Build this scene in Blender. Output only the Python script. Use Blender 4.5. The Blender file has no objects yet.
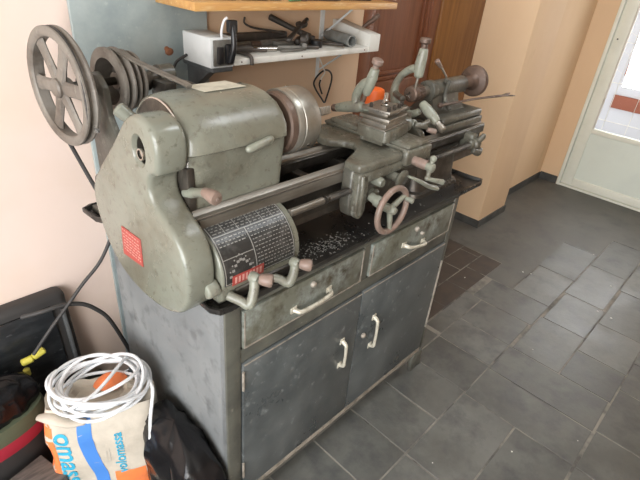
import bpy, bmesh, math, random
from mathutils import Vector, Matrix
random.seed(7)
S = bpy.context.scene
COL = S.collection
PI = math.pi
V = Vector

# ---------------------------------------------------------------- materials
def mat(name, base, rough=0.5, metal=0.0, second=None, scale=8.0, lo=0.45, hi=0.65, third=None, tscale=30.0, tlo=0.55, thi=0.7,
        bump=0.0, bscale=60.0, rvar=0.0, spec=0.5, detail=6.0, stretch=None, coat=0.0):
    m = bpy.data.materials.new(name); m.use_nodes = True
    nt = m.node_tree; N = nt.nodes; L = nt.links
    b = N['Principled BSDF']
    b.inputs['Roughness'].default_value = rough
    b.inputs['Metallic'].default_value = metal
    b.inputs['Specular IOR Level'].default_value = spec
    b.inputs['Coat Weight'].default_value = coat
    b.inputs['Base Color'].default_value = (*base, 1)
    tc = N.new('ShaderNodeTexCoord'); mp = N.new('ShaderNodeMapping')
    L.new(tc.outputs['Object'], mp.inputs['Vector'])
    if stretch: mp.inputs['Scale'].default_value = stretch
    def noise(sc):
        n = N.new('ShaderNodeTexNoise'); n.inputs['Scale'].default_value = sc; n.inputs['Detail'].default_value = detail
        n.inputs['Roughness'].default_value = 0.62
        L.new(mp.outputs['Vector'], n.inputs['Vector']); return n
    def ramp(n, a, c):
        r = N.new('ShaderNodeMapRange'); r.inputs['From Min'].default_value = a; r.inputs['From Max'].default_value = c
        L.new(n.outputs['Fac'], r.inputs['Value']); return r
    prev = None
    def mix(fac, prevsock, colr):
        x = N.new('ShaderNodeMix'); x.data_type = 'RGBA'
        L.new(fac, x.inputs[0])
        if prevsock is None: x.inputs[6].default_value = (*base, 1)
        else: L.new(prevsock, x.inputs[6])
        x.inputs[7].default_value = (*colr, 1)
        return x.outputs[2]
    n1 = noise(scale)
    if second: prev = mix(ramp(n1, lo, hi).outputs[0], prev, second)
    if third: prev = mix(ramp(noise(tscale), tlo, thi).outputs[0], prev, third)
    if prev: L.new(prev, b.inputs['Base Color'])
    if rvar:
        r = N.new('ShaderNodeMapRange'); r.inputs['From Min'].default_value = 0.3; r.inputs['From Max'].default_value = 0.7
        r.inputs['To Min'].default_value = max(0.03, rough - rvar); r.inputs['To Max'].default_value = min(1, rough + rvar)
        L.new(n1.outputs['Fac'], r.inputs['Value']); L.new(r.outputs[0], b.inputs['Roughness'])
    if bump:
        bp = N.new('ShaderNodeBump'); bp.inputs['Strength'].default_value = bump; bp.inputs['Distance'].default_value = 0.004
        L.new(noise(bscale).outputs['Fac'], bp.inputs['Height']); L.new(bp.outputs[0], b.inputs['Normal'])
    return m

M = {}
M['enamel'] = mat('grey_green_enamel', (.198,.206,.168), .25, second=(.130,.120,.088), scale=6, lo=.40, hi=.72, third=(.070,.060,.042), tscale=55, tlo=.57, thi=.80, bump=.25, bscale=45, rvar=.12)
M['enamel_mid'] = mat('grimy_grey_enamel', (.135,.133,.106), .28, second=(.070,.060,.044), scale=13, lo=.40, hi=.66, third=(.24,.24,.21), tscale=40, tlo=.58, thi=.72, bump=.35, bscale=60, rvar=.1)
M['enamel_dark'] = mat('oily_grey_enamel', (.085,.083,.068), .36, second=(.048,.042,.033), scale=10, lo=.38, hi=.66, third=(.21,.21,.17), tscale=38, tlo=.58, thi=.72, bump=.3, rvar=.12)
M['pale_enamel'] = mat('pale_green_enamel', (.230,.242,.195), .34, second=(.165,.155,.125), scale=22, lo=.42, hi=.70, third=(.075,.06,.045), tscale=70, tlo=.58, thi=.72, bump=.2)
M['steel'] = mat('worn_steel', (.30,.28,.245), .34, .75, second=(.20,.17,.13), scale=14, lo=.45, hi=.7, bump=.1, rvar=.1)
M['bright_steel'] = mat('bright_steel', (.62,.61,.58), .24, 1.0, second=(.35,.32,.28), scale=30, lo=.5, hi=.7)
M['oily_steel'] = mat('oily_dark_steel', (.085,.075,.062), .36, .55, second=(.035,.030,.026), scale=12, lo=.4, hi=.65, bump=.2, rvar=.12)
M['way_steel'] = mat('ground_way_steel', (.21,.19,.16), .36, .5, second=(.10,.085,.065), scale=10, lo=.45, hi=.68, stretch=(.3,2,2), rvar=.1)
M['rust_steel'] = mat('brown_rusted_steel', (.155,.105,.080), .48, .35, second=(.085,.055,.042), scale=14, lo=.42, hi=.66, third=(.27,.22,.18), tscale=30, tlo=.6, thi=.75, bump=.2)
M['pulley'] = mat('dusty_brown_cast_iron', (.205,.185,.160), .52, .15, second=(.115,.095,.078), scale=12, lo=.42, hi=.66, third=(.26,.24,.21), tscale=45, tlo=.6, thi=.75, bump=.2)
M['knob'] = mat('worn_pinkish_knob', (.225,.155,.125), .45, second=(.165,.125,.100), scale=40, lo=.4, hi=.7, third=(.33,.28,.24), tscale=60, tlo=.58, thi=.72)
M['chuck'] = mat('chuck_steel', (.34,.325,.285), .36, .65, second=(.21,.185,.15), scale=10, lo=.42, hi=.68, rvar=.1)
M['cabinet'] = mat('slate_blue_cabinet_paint', (.060,.067,.068), .33, second=(.135,.146,.144), scale=5, lo=.42, hi=.74, third=(.25,.265,.26), tscale=38, tlo=.60, thi=.78, bump=.15, bscale=25, rvar=.12, detail=9)
M['cab_side'] = mat('lit_side_slate_paint', (.165,.175,.178), .5, second=(.235,.245,.245), scale=5, lo=.4, hi=.7, third=(.085,.09,.092), tscale=18, tlo=.52, thi=.75, rvar=.1, detail=9)  # paler than the front: light from the left put into the side's colour
M['cab_frame'] = mat('grey_green_frame_paint', (.105,.105,.086), .42, second=(.058,.058,.050), scale=9, lo=.4, hi=.68, third=(.24,.23,.19), tscale=60, tlo=.64, thi=.75, rvar=.1)
M['drawer'] = mat('mottled_drawer_paint', (.135,.138,.108), .40, second=(.31,.35,.33), scale=11, lo=.45, hi=.68, third=(.060,.048,.030), tscale=20, tlo=.46, thi=.66, rvar=.1, detail=8)
M['bare_edge'] = mat('worn_bare_edge', (.36,.32,.27), .5, .2, second=(.20,.18,.15), scale=30)
M['handle'] = mat('cream_worn_handle', (.56,.53,.44), .38, .3, second=(.32,.28,.21), scale=60, lo=.5, hi=.7)
M['tray'] = mat('black_oily_tray', (.026,.024,.022), .33, .2, second=(.055,.050,.043), scale=9, lo=.45, hi=.7, third=(.12,.115,.10), tscale=90, tlo=.68, thi=.74, rvar=.13)
M['black'] = mat('black_gloss', (.012,.012,.013), .32)
M['rubber'] = mat('black_rubber', (.035,.033,.032), .6)
M['plastic_film'] = mat('black_plastic_film', (.006,.006,.007), .22, bump=.5, bscale=14, spec=.35)
M['red'] = mat('red_badge', (.36,.052,.042), .5, second=(.30,.07,.055), scale=90)
M['pale_print'] = mat('pale_print', (.56,.28,.24), .5)
M['plate'] = mat('black_chart_plate', (.038,.037,.035), .32, .3, second=(.085,.083,.078), scale=40, lo=.5, hi=.7)
M['plate_print'] = mat('silver_print', (.27,.265,.245), .45, .2)
M['paper'] = mat('yellowed_paper', (.62,.60,.50), .6, second=(.46,.44,.36), scale=24)
M['white'] = mat('dirty_white_paint', (.68,.67,.62), .5, second=(.50,.48,.42), scale=12, lo=.5, hi=.75, third=(.30,.27,.22), tscale=40, tlo=.66, thi=.78)
M['white_box'] = mat('white_enamel_box', (.64,.66,.66), .4, second=(.50,.52,.52), scale=9, lo=.5, hi=.75)
M['door_white'] = mat('pale_green_white_door', (.78,.80,.71), .42, second=(.72,.74,.65), scale=4)
M['door_panel'] = mat('pale_mint_panel', (.70,.76,.69), .5, second=(.66,.72,.66), scale=3)
M['blue_panel'] = mat('pale_blue_sheet_paint', (.35,.40,.395), .40, second=(.25,.30,.305), scale=7, lo=.4, hi=.66, third=(.40,.45,.44), tscale=46, tlo=.62, thi=.74, rvar=.1, detail=9)
M['rust_spot'] = mat('rust_orange', (.30,.12,.055), .7, second=(.16,.07,.04), scale=60)
M['slate_dark'] = mat('dark_slate_paint', (.085,.090,.092), .5, second=(.055,.055,.055), scale=20)
M['grey_tool'] = mat('dusty_grey_tool', (.20,.195,.175), .5, .3, second=(.11,.10,.085), scale=30, lo=.4, hi=.65)
M['dark_tool'] = mat('dark_tool_iron', (.060,.052,.045), .5, .3, second=(.12,.10,.085), scale=30, lo=.5, hi=.7)
M['pipe'] = mat('grey_dusty_pipe', (.235,.245,.230), .5, .15, second=(.16,.155,.14), scale=22)
M['green'] = mat('green_plastic', (.10,.33,.16), .4)
M['red_dark'] = mat('dark_red_plastic', (.30,.05,.04), .45)
M['orange'] = mat('orange_plastic', (.80,.145,.025), .4)
M['orange_print'] = mat('orange_bag_print', (.78,.20,.055), .62, second=(.62,.17,.06), scale=20)
M['blue_print'] = mat('blue_bag_print', (.055,.20,.56), .62)
M['cyan_print'] = mat('cyan_lettering', (.03,.33,.50), .62)
M['bag_paper'] = mat('kraft_bag_paper', (.51,.46,.385), .72, second=(.38,.34,.28), scale=9, lo=.40, hi=.7, bump=.9, bscale=14)
M['grey_print'] = mat('grey_small_print', (.40,.38,.33), .7)
M['white_cable'] = mat('white_cable', (.70,.72,.74), .4)
M['yellow'] = mat('yellow_plastic', (.55,.50,.08), .45)
M['sack_green'] = mat('olive_band', (.085,.100,.060), .7)
M['sack_red'] = mat('crimson_band', (.32,.015,.035), .65)
M['grey_board'] = mat('grey_weathered_board', (.150,.135,.122), .75, second=(.085,.078,.072), scale=16, stretch=(1,6,6), lo=.42, hi=.6)
M['brick_out'] = mat('outdoor_brick', (.26,.085,.05), .8)
M['outdoor'] = mat('outdoor_pale_render', (.55,.57,.61), .8)
M['shelf_wood'] = mat('varnished_pine_shelf', (.55,.31,.105), .45, second=(.42,.20,.065), scale=7, stretch=(1,9,9), lo=.4, hi=.68, third=(.65,.45,.22), tscale=14, tlo=.55, thi=.7)
M['door_wood'] = mat('red_brown_door_wood', (.185,.062,.026), .38, second=(.130,.042,.019), scale=6, stretch=(10,10,.7), lo=.38, hi=.68, rvar=.08)
M['jamb_wood'] = mat('amber_jamb_wood', (.245,.105,.026), .38, second=(.165,.064,.018), scale=5, stretch=(8,8,.6), lo=.38, hi=.66, rvar=.08)
M['baseboard'] = mat('slate_baseboard', (.050,.050,.047), .6, second=(.085,.085,.080), scale=10)
M['wall_warm'] = mat('sun_warmed_wall_paint', (.735,.535,.345), .8, second=(.68,.475,.295), scale=1.6, lo=.38, hi=.68, third=(.50,.36,.21), tscale=5, tlo=.62, thi=.9, bump=.08, bscale=30, stretch=(1,1,.35))  # yellower than the other walls, with the sun's warmth mixed into the colour
M['wall'] = mat('peach_wall_paint', (.68,.49,.335), .8, second=(.64,.45,.30), scale=2.2, lo=.38, hi=.68, third=(.52,.38,.26), tscale=9, tlo=.66, thi=.9, bump=.08, bscale=30)
M['wall_pink'] = mat('pink_cream_wall_paint', (.74,.605,.505), .8, second=(.70,.555,.43), scale=2.4, lo=.42, hi=.7, third=(.76,.66,.58), tscale=6, tlo=.55, thi=.75, bump=.08, bscale=30)
M['ceiling'] = mat('ceiling_white', (.72,.69,.63), .9)

def glass_mat():
    m = bpy.data.materials.new('pane_glass'); m.use_nodes = True
    b = m.node_tree.nodes['Principled BSDF']
    b.inputs['Base Color'].default_value = (1,1,1,1); b.inputs['Roughness'].default_value = 0.03
    b.inputs['Transmission Weight'].default_value = 1.0; b.inputs['IOR'].default_value = 1.05
    return m
M['glass'] = glass_mat()

# ---------------------------------------------------------------- mesh helpers (all in world coordinates)
def new(): return bmesh.new()
def _bevel(bm, geo_edges, w, seg=2):
    if w > 0 and geo_edges:
        bmesh.ops.bevel(bm, geom=geo_edges, offset=w, segments=seg, profile=0.5, affect='EDGES', clamp_overlap=True)
def box(bm, x0, x1, y0, y1, z0, z1, bev=0.0, seg=2, mtx=None, mi=0):
    t = bmesh.new()
    bmesh.ops.create_cube(t, size=1)
    for v in t.verts: v.co = V(((x0+x1)/2 + v.co.x*(x1-x0), (y0+y1)/2 + v.co.y*(y1-y0), (z0+z1)/2 + v.co.z*(z1-z0)))
    _bevel(t, t.edges[:], bev, seg)
    if mtx: bmesh.ops.transform(t, matrix=mtx, verts=t.verts)
    join(bm, t, mi)
def join(bm, t, mi=0):
    mp = {}
    for v in t.verts: mp[v] = bm.verts.new(v.co)
    for f in t.faces:
        try:
            g = bm.faces.new([mp[v] for v in f.verts]); g.smooth = f.smooth; g.material_index = mi if mi else f.material_index
        except ValueError: pass
    t.free()
def frame(d, ref=None):
    d = V(d).normalized()
    r = V(ref) if ref else (V((0,0,1)) if abs(d.z) < .9 else V((1,0,0)))
    u = r.cross(d).normalized(); w = d.cross(u).normalized()
    return u, w, d
def ring(bm, c, u, w, r, n, r2=None):
    r2 = r if r2 is None else r2
    return [bm.verts.new(V(c) + u*math.cos(2*PI*i/n)*r + w*math.sin(2*PI*i/n)*r2) for i in range(n)]
def bridge(bm, a, b, smooth=True):
    n = len(a)
    for i in range(n):
        f = bm.faces.new((a[i], a[(i+1)%n], b[(i+1)%n], b[i])); f.smooth = smooth
def lathe(bm, origin, axis, prof, n=32, closed=False, caps=True, smooth=True):
    """prof: list of (distance along axis, radius)"""
    u, w, d = frame(axis); rs = []
    for (s, r) in prof: rs.append(ring(bm, V(origin) + d*s, u, w, max(r, 1e-4), n))
    for a, b in zip(rs[:-1], rs[1:]): bridge(bm, a, b, smooth)
    if closed: bridge(bm, rs[-1], rs[0], smooth)
    elif caps:
        bm.faces.new(rs[0][::-1]); bm.faces.new(rs[-1])
def cyl(bm, a, b, r, n=24, bev=0.0):
    a = V(a); b = V(b); L = (b-a).length
    pr = [(0,r),(L,r)] if bev <= 0 else [(0,r-bev),(bev*.3,r-bev*.3),(bev,r),(L-bev,r),(L-bev*.3,r-bev*.3),(L,r-bev)]
    lathe(bm, a, b-a, pr, n)
def sphere(bm, c, r, n=16, sc=(1,1,1)):
    t = bmesh.new(); bmesh.ops.create_uvsphere(t, u_segments=n, v_segments=max(6, n*2//3), radius=r)
    for v in t.verts: v.co = V((v.co.x*sc[0], v.co.y*sc[1], v.co.z*sc[2])) + V(c)
    for f in t.faces: f.smooth = True
    join(bm, t)
def catmull(P, k=6, closed=False):
    P = [V(p) for p in P]; out = []; n = len(P)
    if n < 3 and not closed: return P
    rng = range(n if closed else n-1)
    for i in rng:
        p0 = P[(i-1)%n] if (closed or i > 0) else P[0]*2-P[1]
        p1 = P[i]; p2 = P[(i+1)%n]
        p3 = P[(i+2)%n] if (closed or i+2 < n) else P[-1]*2-P[-2]
        for j in range(k):
            t = j/k
            out.append(.5*((2*p1)+(p2-p0)*t+(2*p0-5*p1+4*p2-p3)*t*t+(3*p1-p0-3*p2+p3)*t**3))
    if not closed: out.append(P[-1])
    return out
def tube(bm, pts, r, n=12, k=6, closed=False, flat=1.0):
    """r: number or list of radii matching pts; rounded ends"""
    R = r if isinstance(r, (list, tuple)) else [r]*len(pts)
    Q = catmull([(*p,) for p in pts], k, closed)
    m = len(Q); RR = []
    for i in range(m):
        t = i/k if (len(pts) > 2 or closed) else i*(len(pts)-1)/(m-1)
        a = int(t); f = t-a; RR.append(R[a%len(R)]*(1-f)+R[(a+1)%len(R) if closed else min(a+1, len(R)-1)]*f)
    tan = []
    for i in range(m):
        if closed: tan.append((Q[(i+1)%m]-Q[i-1]).normalized())
        else: tan.append((Q[min(i+1, m-1)]-Q[max(i-1, 0)]).normalized())
    u, w, d = frame(tan[0]); rs = []
    for i in range(m):
        d = tan[i]; u = (u - d*u.dot(d)).normalized(); w = d.cross(u)
        if i == 0 and not closed:
            rs.append(ring(bm, Q[0]-d*RR[0]*.35, u, w, RR[0]*.45, n, RR[0]*.45*flat)); rs.append(ring(bm, Q[0]-d*RR[0]*.2, u, w, RR[0]*.82, n, RR[0]*.82*flat))
        rs.append(ring(bm, Q[i], u, w, RR[i], n, RR[i]*flat))
        if i == m-1 and not closed:
            rs.append(ring(bm, Q[i]+d*RR[i]*.2, u, w, RR[i]*.82, n, RR[i]*.82*flat)); rs.append(ring(bm, Q[i]+d*RR[i]*.35, u, w, RR[i]*.45, n, RR[i]*.45*flat))
    for a, b in zip(rs[:-1], rs[1:]): bridge(bm, a, b)
    if closed: bridge(bm, rs[-1], rs[0])
    else: bm.faces.new(rs[0][::-1]); bm.faces.new(rs[-1])
def prism(bm, pts, axis, a, b, bev=0.0, seg=2, smooth=False):
    """polygon pts (2D) in the plane normal to axis; 'x': (y,z), 'y': (x,z), 'z': (x,y)"""
    t = bmesh.new()
    def P(p, c): return V((c, p[0], p[1])) if axis == 'x' else (V((p[0], c, p[1])) if axis == 'y' else V((p[0], p[1], c)))
    A = [t.verts.new(P(p, a)) for p in pts]; B = [t.verts.new(P(p, b)) for p in pts]
    fa = t.faces.new(A); fb = t.faces.new(B[::-1]); n = len(pts)
    for i in range(n):
        f = t.faces.new((A[i], B[i], B[(i+1)%n], A[(i+1)%n])); f.smooth = smooth
    bmesh.ops.recalc_face_normals(t, faces=t.faces)
    if bev > 0:
        ed = list(set(fa.edges[:] + fb.edges[:])) if smooth else t.edges[:]
        _bevel(t, ed, bev, seg)
    if smooth:
        for f in t.faces: f.smooth = True
    join(bm, t)
def loft(bm, secs, closed_prof=True, caps=True, smooth=True):
    rs = [[bm.verts.new(V(p)) for p in s] for s in secs]
    for a, b in zip(rs[:-1], rs[1:]):
        n = len(a)
        for i in range(n if closed_prof else n-1):
            f = bm.faces.new((a[i], a[(i+1)%n], b[(i+1)%n], b[i])); f.smooth = smooth
    if caps and closed_prof:
        bm.faces.new(rs[0][::-1]); bm.faces.new(rs[-1])

def obj(name, bm, material, parent=None, **props):
    bmesh.ops.recalc_face_normals(bm, faces=bm.faces)
    me = bpy.data.meshes.new(name)
    off = V((0,0,0))
    p = parent
    while p is not None: off += V(p.location); p = p.parent
    c = off
    if parent is None:
        xs = [v.co for v in bm.verts]
        c = V(((min(v.x for v in xs)+max(v.x for v in xs))/2, (min(v.y for v in xs)+max(v.y for v in xs))/2, min(v.z for v in xs)))
    else:
        xs = [v.co for v in bm.verts]
        c = sum(xs, V((0,0,0)))/len(xs)
    for v in bm.verts: v.co -= c
    bm.to_mesh(me); bm.free()
    for m_ in (material if isinstance(material, (list, tuple)) else [material]): me.materials.append(m_)
    try: me.set_sharp_from_angle(angle=math.radians(38))
    except Exception: pass
    for pl in me.polygons: pl.use_smooth = True
    o = bpy.data.objects.new(name, me); COL.objects.link(o)
    o.parent = parent; o.location = c - off
    for k, v in props.items(): o[k] = v
    return o
def thing(name, label, cat, loc=(0,0,0), group=None):
    o = bpy.data.objects.new(name, None); COL.objects.link(o); o.location = loc; o.empty_display_size = .05
    o['label'] = label; o['category'] = cat
    if group: o['group'] = group
    return o
def one(name, bm, m, label, cat, group=None, kind=None):
    o = obj(name, bm, m); o['label'] = label; o['category'] = cat
    if group: o['group'] = group
    if kind: o['kind'] = kind
    return o
def struct(name, bm, m, parent=None):
    o = obj(name, bm, m, parent)
    if parent is None: o['kind'] = 'structure'
    return o
def B(*a, **k):
    bm = new(); box(bm, *a, **k); return bm
def cut(o, bm_cut):
    """boolean-subtract a temporary shape and bake the result"""
    me = bpy.data.meshes.new('cutter'); bmesh.ops.recalc_face_normals(bm_cut, faces=bm_cut.faces); bm_cut.to_mesh(me); bm_cut.free()
    c = bpy.data.objects.new('cutter', me); COL.objects.link(c)
    md = o.modifiers.new('b', 'BOOLEAN'); md.operation = 'DIFFERENCE'; md.object = c; md.solver = 'EXACT'
    dg = bpy.context.evaluated_depsgraph_get(); dg.update()
    nm = bpy.data.meshes.new_from_object(o.evaluated_get(dg))
    o.modifiers.clear(); old = o.data; o.data = nm
    bpy.data.objects.remove(c); bpy.data.meshes.remove(me); bpy.data.meshes.remove(old)
    try: nm.set_sharp_from_angle(angle=math.radians(38))
    except Exception: pass
def text_bm(body, size, mtx, depth=0.0004):
    cu = bpy.data.curves.new('t', 'FONT'); cu.body = body; cu.size = size; cu.extrude = depth; cu.align_x = 'CENTER'; cu.align_y = 'CENTER'
    cu.offset = size*.018
    o = bpy.data.objects.new('t', cu); COL.objects.link(o)
    dg = bpy.context.evaluated_depsgraph_get(); dg.update()
    me = bpy.data.meshes.new_from_object(o.evaluated_get(dg))
    bm = new(); bm.from_mesh(me); bmesh.ops.transform(bm, matrix=mtx, verts=bm.verts)
    bpy.data.objects.remove(o); bpy.data.curves.remove(cu); bpy.data.meshes.remove(me)
    return bm

# ================================================================ SETTING
WY = 0.75      # back wall
WX = 3.57      # right wall
# ---- floor of slate slabs
bm = new()
box(bm, -2.6, WX, -3.2, WY, -.03, -.0015)
tiles = []
def T(x0, x1, y0, y1): tiles.append((x0, x1, y0, y1))
colx = [-2.6,-2.2,-1.75,-1.35,-.95,-.55,-.2,.18,.38,.58,.785,.99,1.20,1.39,1.61]
for a, b in zip(colx[:-1], colx[1:]): T(a, b, -.215, .04)
for (a, b) in ((-2.6,-2.0),(-2.0,-1.4),(-1.4,-.9),(-.9,-.45),(-.45,-.05),(-.05,.28),(.28,.58)): T(a, b, -.65, -.215)
T(.58,.98,-.43,-.215); T(.36,.67,-.645,-.43) if False else None
T(.58,.98,-.645,-.43); T(.98,1.185,-.645,-.215); T(1.185,1.39,-.645,-.215)
T(1.39,1.72,-.44,-.225); T(1.39,1.61,-.65,-.44); T(1.61,1.90,-.65,-.44); T(1.72,2.03,-.44,-.235)
T(1.61,1.83,-.225,.092); T(1.83,2.19,-.225,-.025); T(2.03,2.45,-.43,-.225); T(2.19,2.6,-.225,.02); T(1.90,2.3,-.65,-.44)
T(2.3,2.8,-.65,-.43); T(2.45,2.9,-.43,-.225); T(2.8,3.2,-.65,-.43); T(3.2,3.57,-.65,-.2); T(2.9,3.2,-.43,-.225); T(2.6,3.1,-.225,.02); T(3.1,3.57,-.2,.1); T(1.22,1.61,.04,.127)
y = -.65
while y > -3.1:
    h = random.choice([.22,.3,.38]); x = -2.6
    while x < WX-.02:
        w = random.choice([.22,.3,.4,.42]); x2 = min(x+w, WX)
        if WX-x2 < .1: x2 = WX
        T(x, x2, max(y-h, -3.2), y); x = x2
    y -= h
# slabs under the cabinet and by the wall
for a, b in zip(colx[:-1], colx[1:]):
    if b < 1.25: T(a, b, .04, .40); T(a, b, .40, WY)
for (a, b, c, d) in ((1.83,2.19,-.025,.13),(2.19,2.62,.02,.40),(2.62,3.1,.02,.30),(3.1,3.57,.1,.30),(2.62,3.05,.30,.56),(3.05,3.57,.30,.56)): T(a, b, c, d)
lay = bm.faces.layers.float.new('tint') if False else None
tint = []
def slab(x0, x1, y0, y1, zt=0.0, g=.0028):
    j = lambda: random.uniform(-.0015, .0015)
    t = bmesh.new()
    vs = [(x0+g+j(), y0+g+j()), (x1-g+j(), y0+g+j()), (x1-g+j(), y1-g+j()), (x0+g+j(), y1-g+j())]
    tz = [zt+random.uniform(-.0007, .0003) for _ in range(4)]
    top = [t.verts.new((p[0], p[1], z)) for p, z in zip(vs, tz)]; bot = [t.verts.new((p[0], p[1], -.006)) for p in vs]
    t.faces.new(top)
    for i in range(4): t.faces.new((top[i], bot[i], bot[(i+1)%4], top[(i+1)%4]))
    _bevel(t, list(t.faces[0].edges) if False else [e for e in t.edges if all(v in top for v in e.verts)], .0012, 1)
    join(bm, t, 1)
for t_ in tiles: slab(*t_)
# brown brick-like strip beside the cabinet
for i in range(5):
    yy = .13+.125*i; off = .06*(i%2)
    x = 1.20-off
    while x < 2.0:
        w = .21; 
        t = bmesh.new(); g = .003
        vs = [(x+g, yy+g), (min(x+w, 2.03)-g, yy+g), (min(x+w, 2.03)-g, yy+.125-g), (x+g, yy+.125-g)]
        if yy+.125 <= WY+.01:
            top = [t.verts.new((a, b, -.0008)) for a, b in vs]; bot = [t.verts.new((a, b, -.006)) for a, b in vs]
            t.faces.new(top)
            for k in range(4): t.faces.new((top[k], bot[k], bot[(k+1)%4], top[(k+1)%4]))
            join(bm, t, 2)
        else: t.free()
        x += w
m_slab = mat('slate_slab', (.092,.092,.083), .42, second=(.155,.156,.142), scale=4.2, lo=.38, hi=.72, third=(.062,.064,.062), tscale=11, tlo=.46, thi=.72, bump=.45, bscale=14, rvar=.12, detail=9)
nt = m_slab.node_tree
geo = nt.nodes.new('ShaderNodeNewGeometry'); mr = nt.nodes.new('ShaderNodeMapRange'); mr.inputs['To Min'].default_value = .78; mr.inputs['To Max'].default_value = 1.18
hs = nt.nodes.new('ShaderNodeHueSaturation'); bs = nt.nodes['Principled BSDF']; src = bs.inputs['Base Color'].links[0].from_socket
nt.links.new(geo.outputs['Random Per Island'], mr.inputs['Value']); nt.links.new(mr.outputs[0], hs.inputs['Value']); nt.links.new(src, hs.inputs['Color']); nt.links.new(hs.outputs[0], bs.inputs['Base Color'])
m_grout = mat('grout', (.25,.235,.20), .8, second=(.085,.083,.076), scale=7, lo=.42, hi=.60)
m_brickfloor = mat('brown_floor_brick', (.062,.046,.034), .55, second=(.045,.036,.030), scale=12)
m_screed = mat('dusty_smooth_screed', (.098,.096,.086), .55, second=(.125,.122,.108), scale=2.5, lo=.4, hi=.66, third=(.075,.075,.070), tscale=7, tlo=.5, thi=.72, bump=.2, bscale=10, detail=9)
for (a_, b_, c_, d_) in ((2.19,WX,-.02,.56),(2.62,WX,-.225,-.02),(2.9,WX,-.65,-.225),(1.83,2.19,-.02,.13),(2.03,2.19,.13,WY),(2.19,2.31,.56,WY)):
    t = bmesh.new(); t.faces.new([t.verts.new((p[0], p[1], .0006)) for p in ((a_,c_),(b_,c_),(b_,d_),(a_,d_))]); join(bm, t, 3)
for v in list(bm.verts): pass
struct('floor', bm, [m_grout, m_slab, m_brickfloor, m_screed])
# paint flecks on the floor
fl = new()
for (x, y, s) in ((2.04,.009,.008),(2.06,-.03,.006),(2.31,-.385,.008),(1.996,-.476,.011),(2.0,-.41,.006),(2.6,-.2,.006),(1.45,-.3,.004),(.87,-.47,.004),(.7,-.5,.003),(1.1,-.62,.003),(.62,-.3,.003),(1.72,.2,.005)):
    n = 5; c = [ (x+s*random.uniform(.4,1)*math.cos(2*PI*i/n), y+s*random.uniform(.4,1)*math.sin(2*PI*i/n)) for i in range(n)]
    prism(fl, c, 'z', -.0004, .0009)
one('paint_fleck', fl, M['white'], 'scattered white paint and plaster flecks lying on the grey slate floor', 'debris', kind='stuff')

# ---- walls
struct('wall_back', B(1.262-3.9, 1.262, WY, WY+.12, 0, 2.5), M['wall'])
wb = bpy.data.objects['wall_back']
# left stretch of the back wall is coloured paler pink, painting in the stronger light there (beyond the blue sheet)
def pink(o):
    m = o.data.materials[0]; nt = m.node_tree; bs = nt.nodes['Principled BSDF']; src = bs.inputs['Base Color'].links[0].from_socket
    tc = nt.nodes.new('ShaderNodeTexCoord'); sp = nt.nodes.new('ShaderNodeSeparateXYZ'); nt.links.new(tc.outputs['Object'], sp.inputs[0])
    r = nt.nodes.new('ShaderNodeMapRange'); xc = o.location.x
    r.inputs['From Min'].default_value = .16-xc; r.inputs['From Max'].default_value = .20-xc; nt.links.new(sp.outputs['X'], r.inputs['Value'])
    m2 = M['wall_pink'].node_tree
    n = nt.nodes.new('ShaderNodeTexNoise'); n.inputs['Scale'].default_value = 2.4; n.inputs['Detail'].default_value = 6
    rr = nt.nodes.new('ShaderNodeMapRange'); rr.inputs['From Min'].default_value = .42; rr.inputs['From Max'].default_value = .66; nt.links.new(tc.outputs['Object'], n.inputs['Vector']); nt.links.new(n.outputs['Fac'], rr.inputs['Value'])
    a = nt.nodes.new('ShaderNodeMix'); a.data_type = 'RGBA'; a.inputs[6].default_value = (.755,.615,.54,1); a.inputs[7].default_value = (.72,.565,.465,1); nt.links.new(rr.outputs[0], a.inputs[0])
    b = nt.nodes.new('ShaderNodeMix'); b.data_type = 'RGBA'; nt.links.new(r.outputs[0], b.inputs[0]); nt.links.new(a.outputs[2], b.inputs[6]); nt.links.new(src, b.inputs[7])
    nt.links.new(b.outputs[2], bs.inputs['Base Color'])
M['wall_two'] = M['wall'].copy(); M['wall_two'].name = 'lit_left_wall_paint'
wb.data.materials[0] = M['wall_two']; pink(wb)
struct('wall_over_door', B(1.262, 2.31, WY, WY+.12, 2.12, 2.5), M['wall'])
# pilaster and recess
struct('wall_pilaster', B(2.31, 2.69, .448, WY+.12, 0, 2.5, bev=.006), M['wall_warm'])
struct('wall_recess', B(2.69, WX+.1, .555, WY+.12, 0, 2.5), M['wall_warm'])
struct('baseboard_pilaster', (lambda b: (box(b, 2.302, 2.698, .440, .448, 0, .05), box(b, 2.302, 2.31, .448, .742, 0, .05), b)[-1])(new()), M['baseboard'])
struct('baseboard_recess', B(2.70, WX-.008, .547, .555, 0, .055), M['baseboard'])
struct('baseboard_back', B(-2.6, -.03, WY-.010, WY, 0, .07), M['baseboard'])
# right wall with white glazed door
DY0, DY1 = -.62, .405
b = new(); box(b, WX, WX+.12, DY1, .555, 0, 2.5); box(b, WX, WX+.12, -3.2, DY0, 0, 2.5); box(b, WX, WX+.12, DY0, DY1, 2.12, 2.5)
struct('wall_right', b, M['wall_warm'])
struct('baseboard_right', B(WX-.008, WX, .41, .547, 0, .06), M['baseboard'])
struct('wall_left', B(-2.72, -2.6, -3.2, WY+.12, 0, 2.5), M['wall_pink'])
struct('ceiling', B(-2.72, WX+.12, -3.2, WY+.12, 2.5, 2.6), M['ceiling'])
struct('wall_front', B(-2.72, WX+.12, -3.32, -3.2, 0, 2.6), M['wall_pink'])

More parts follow.
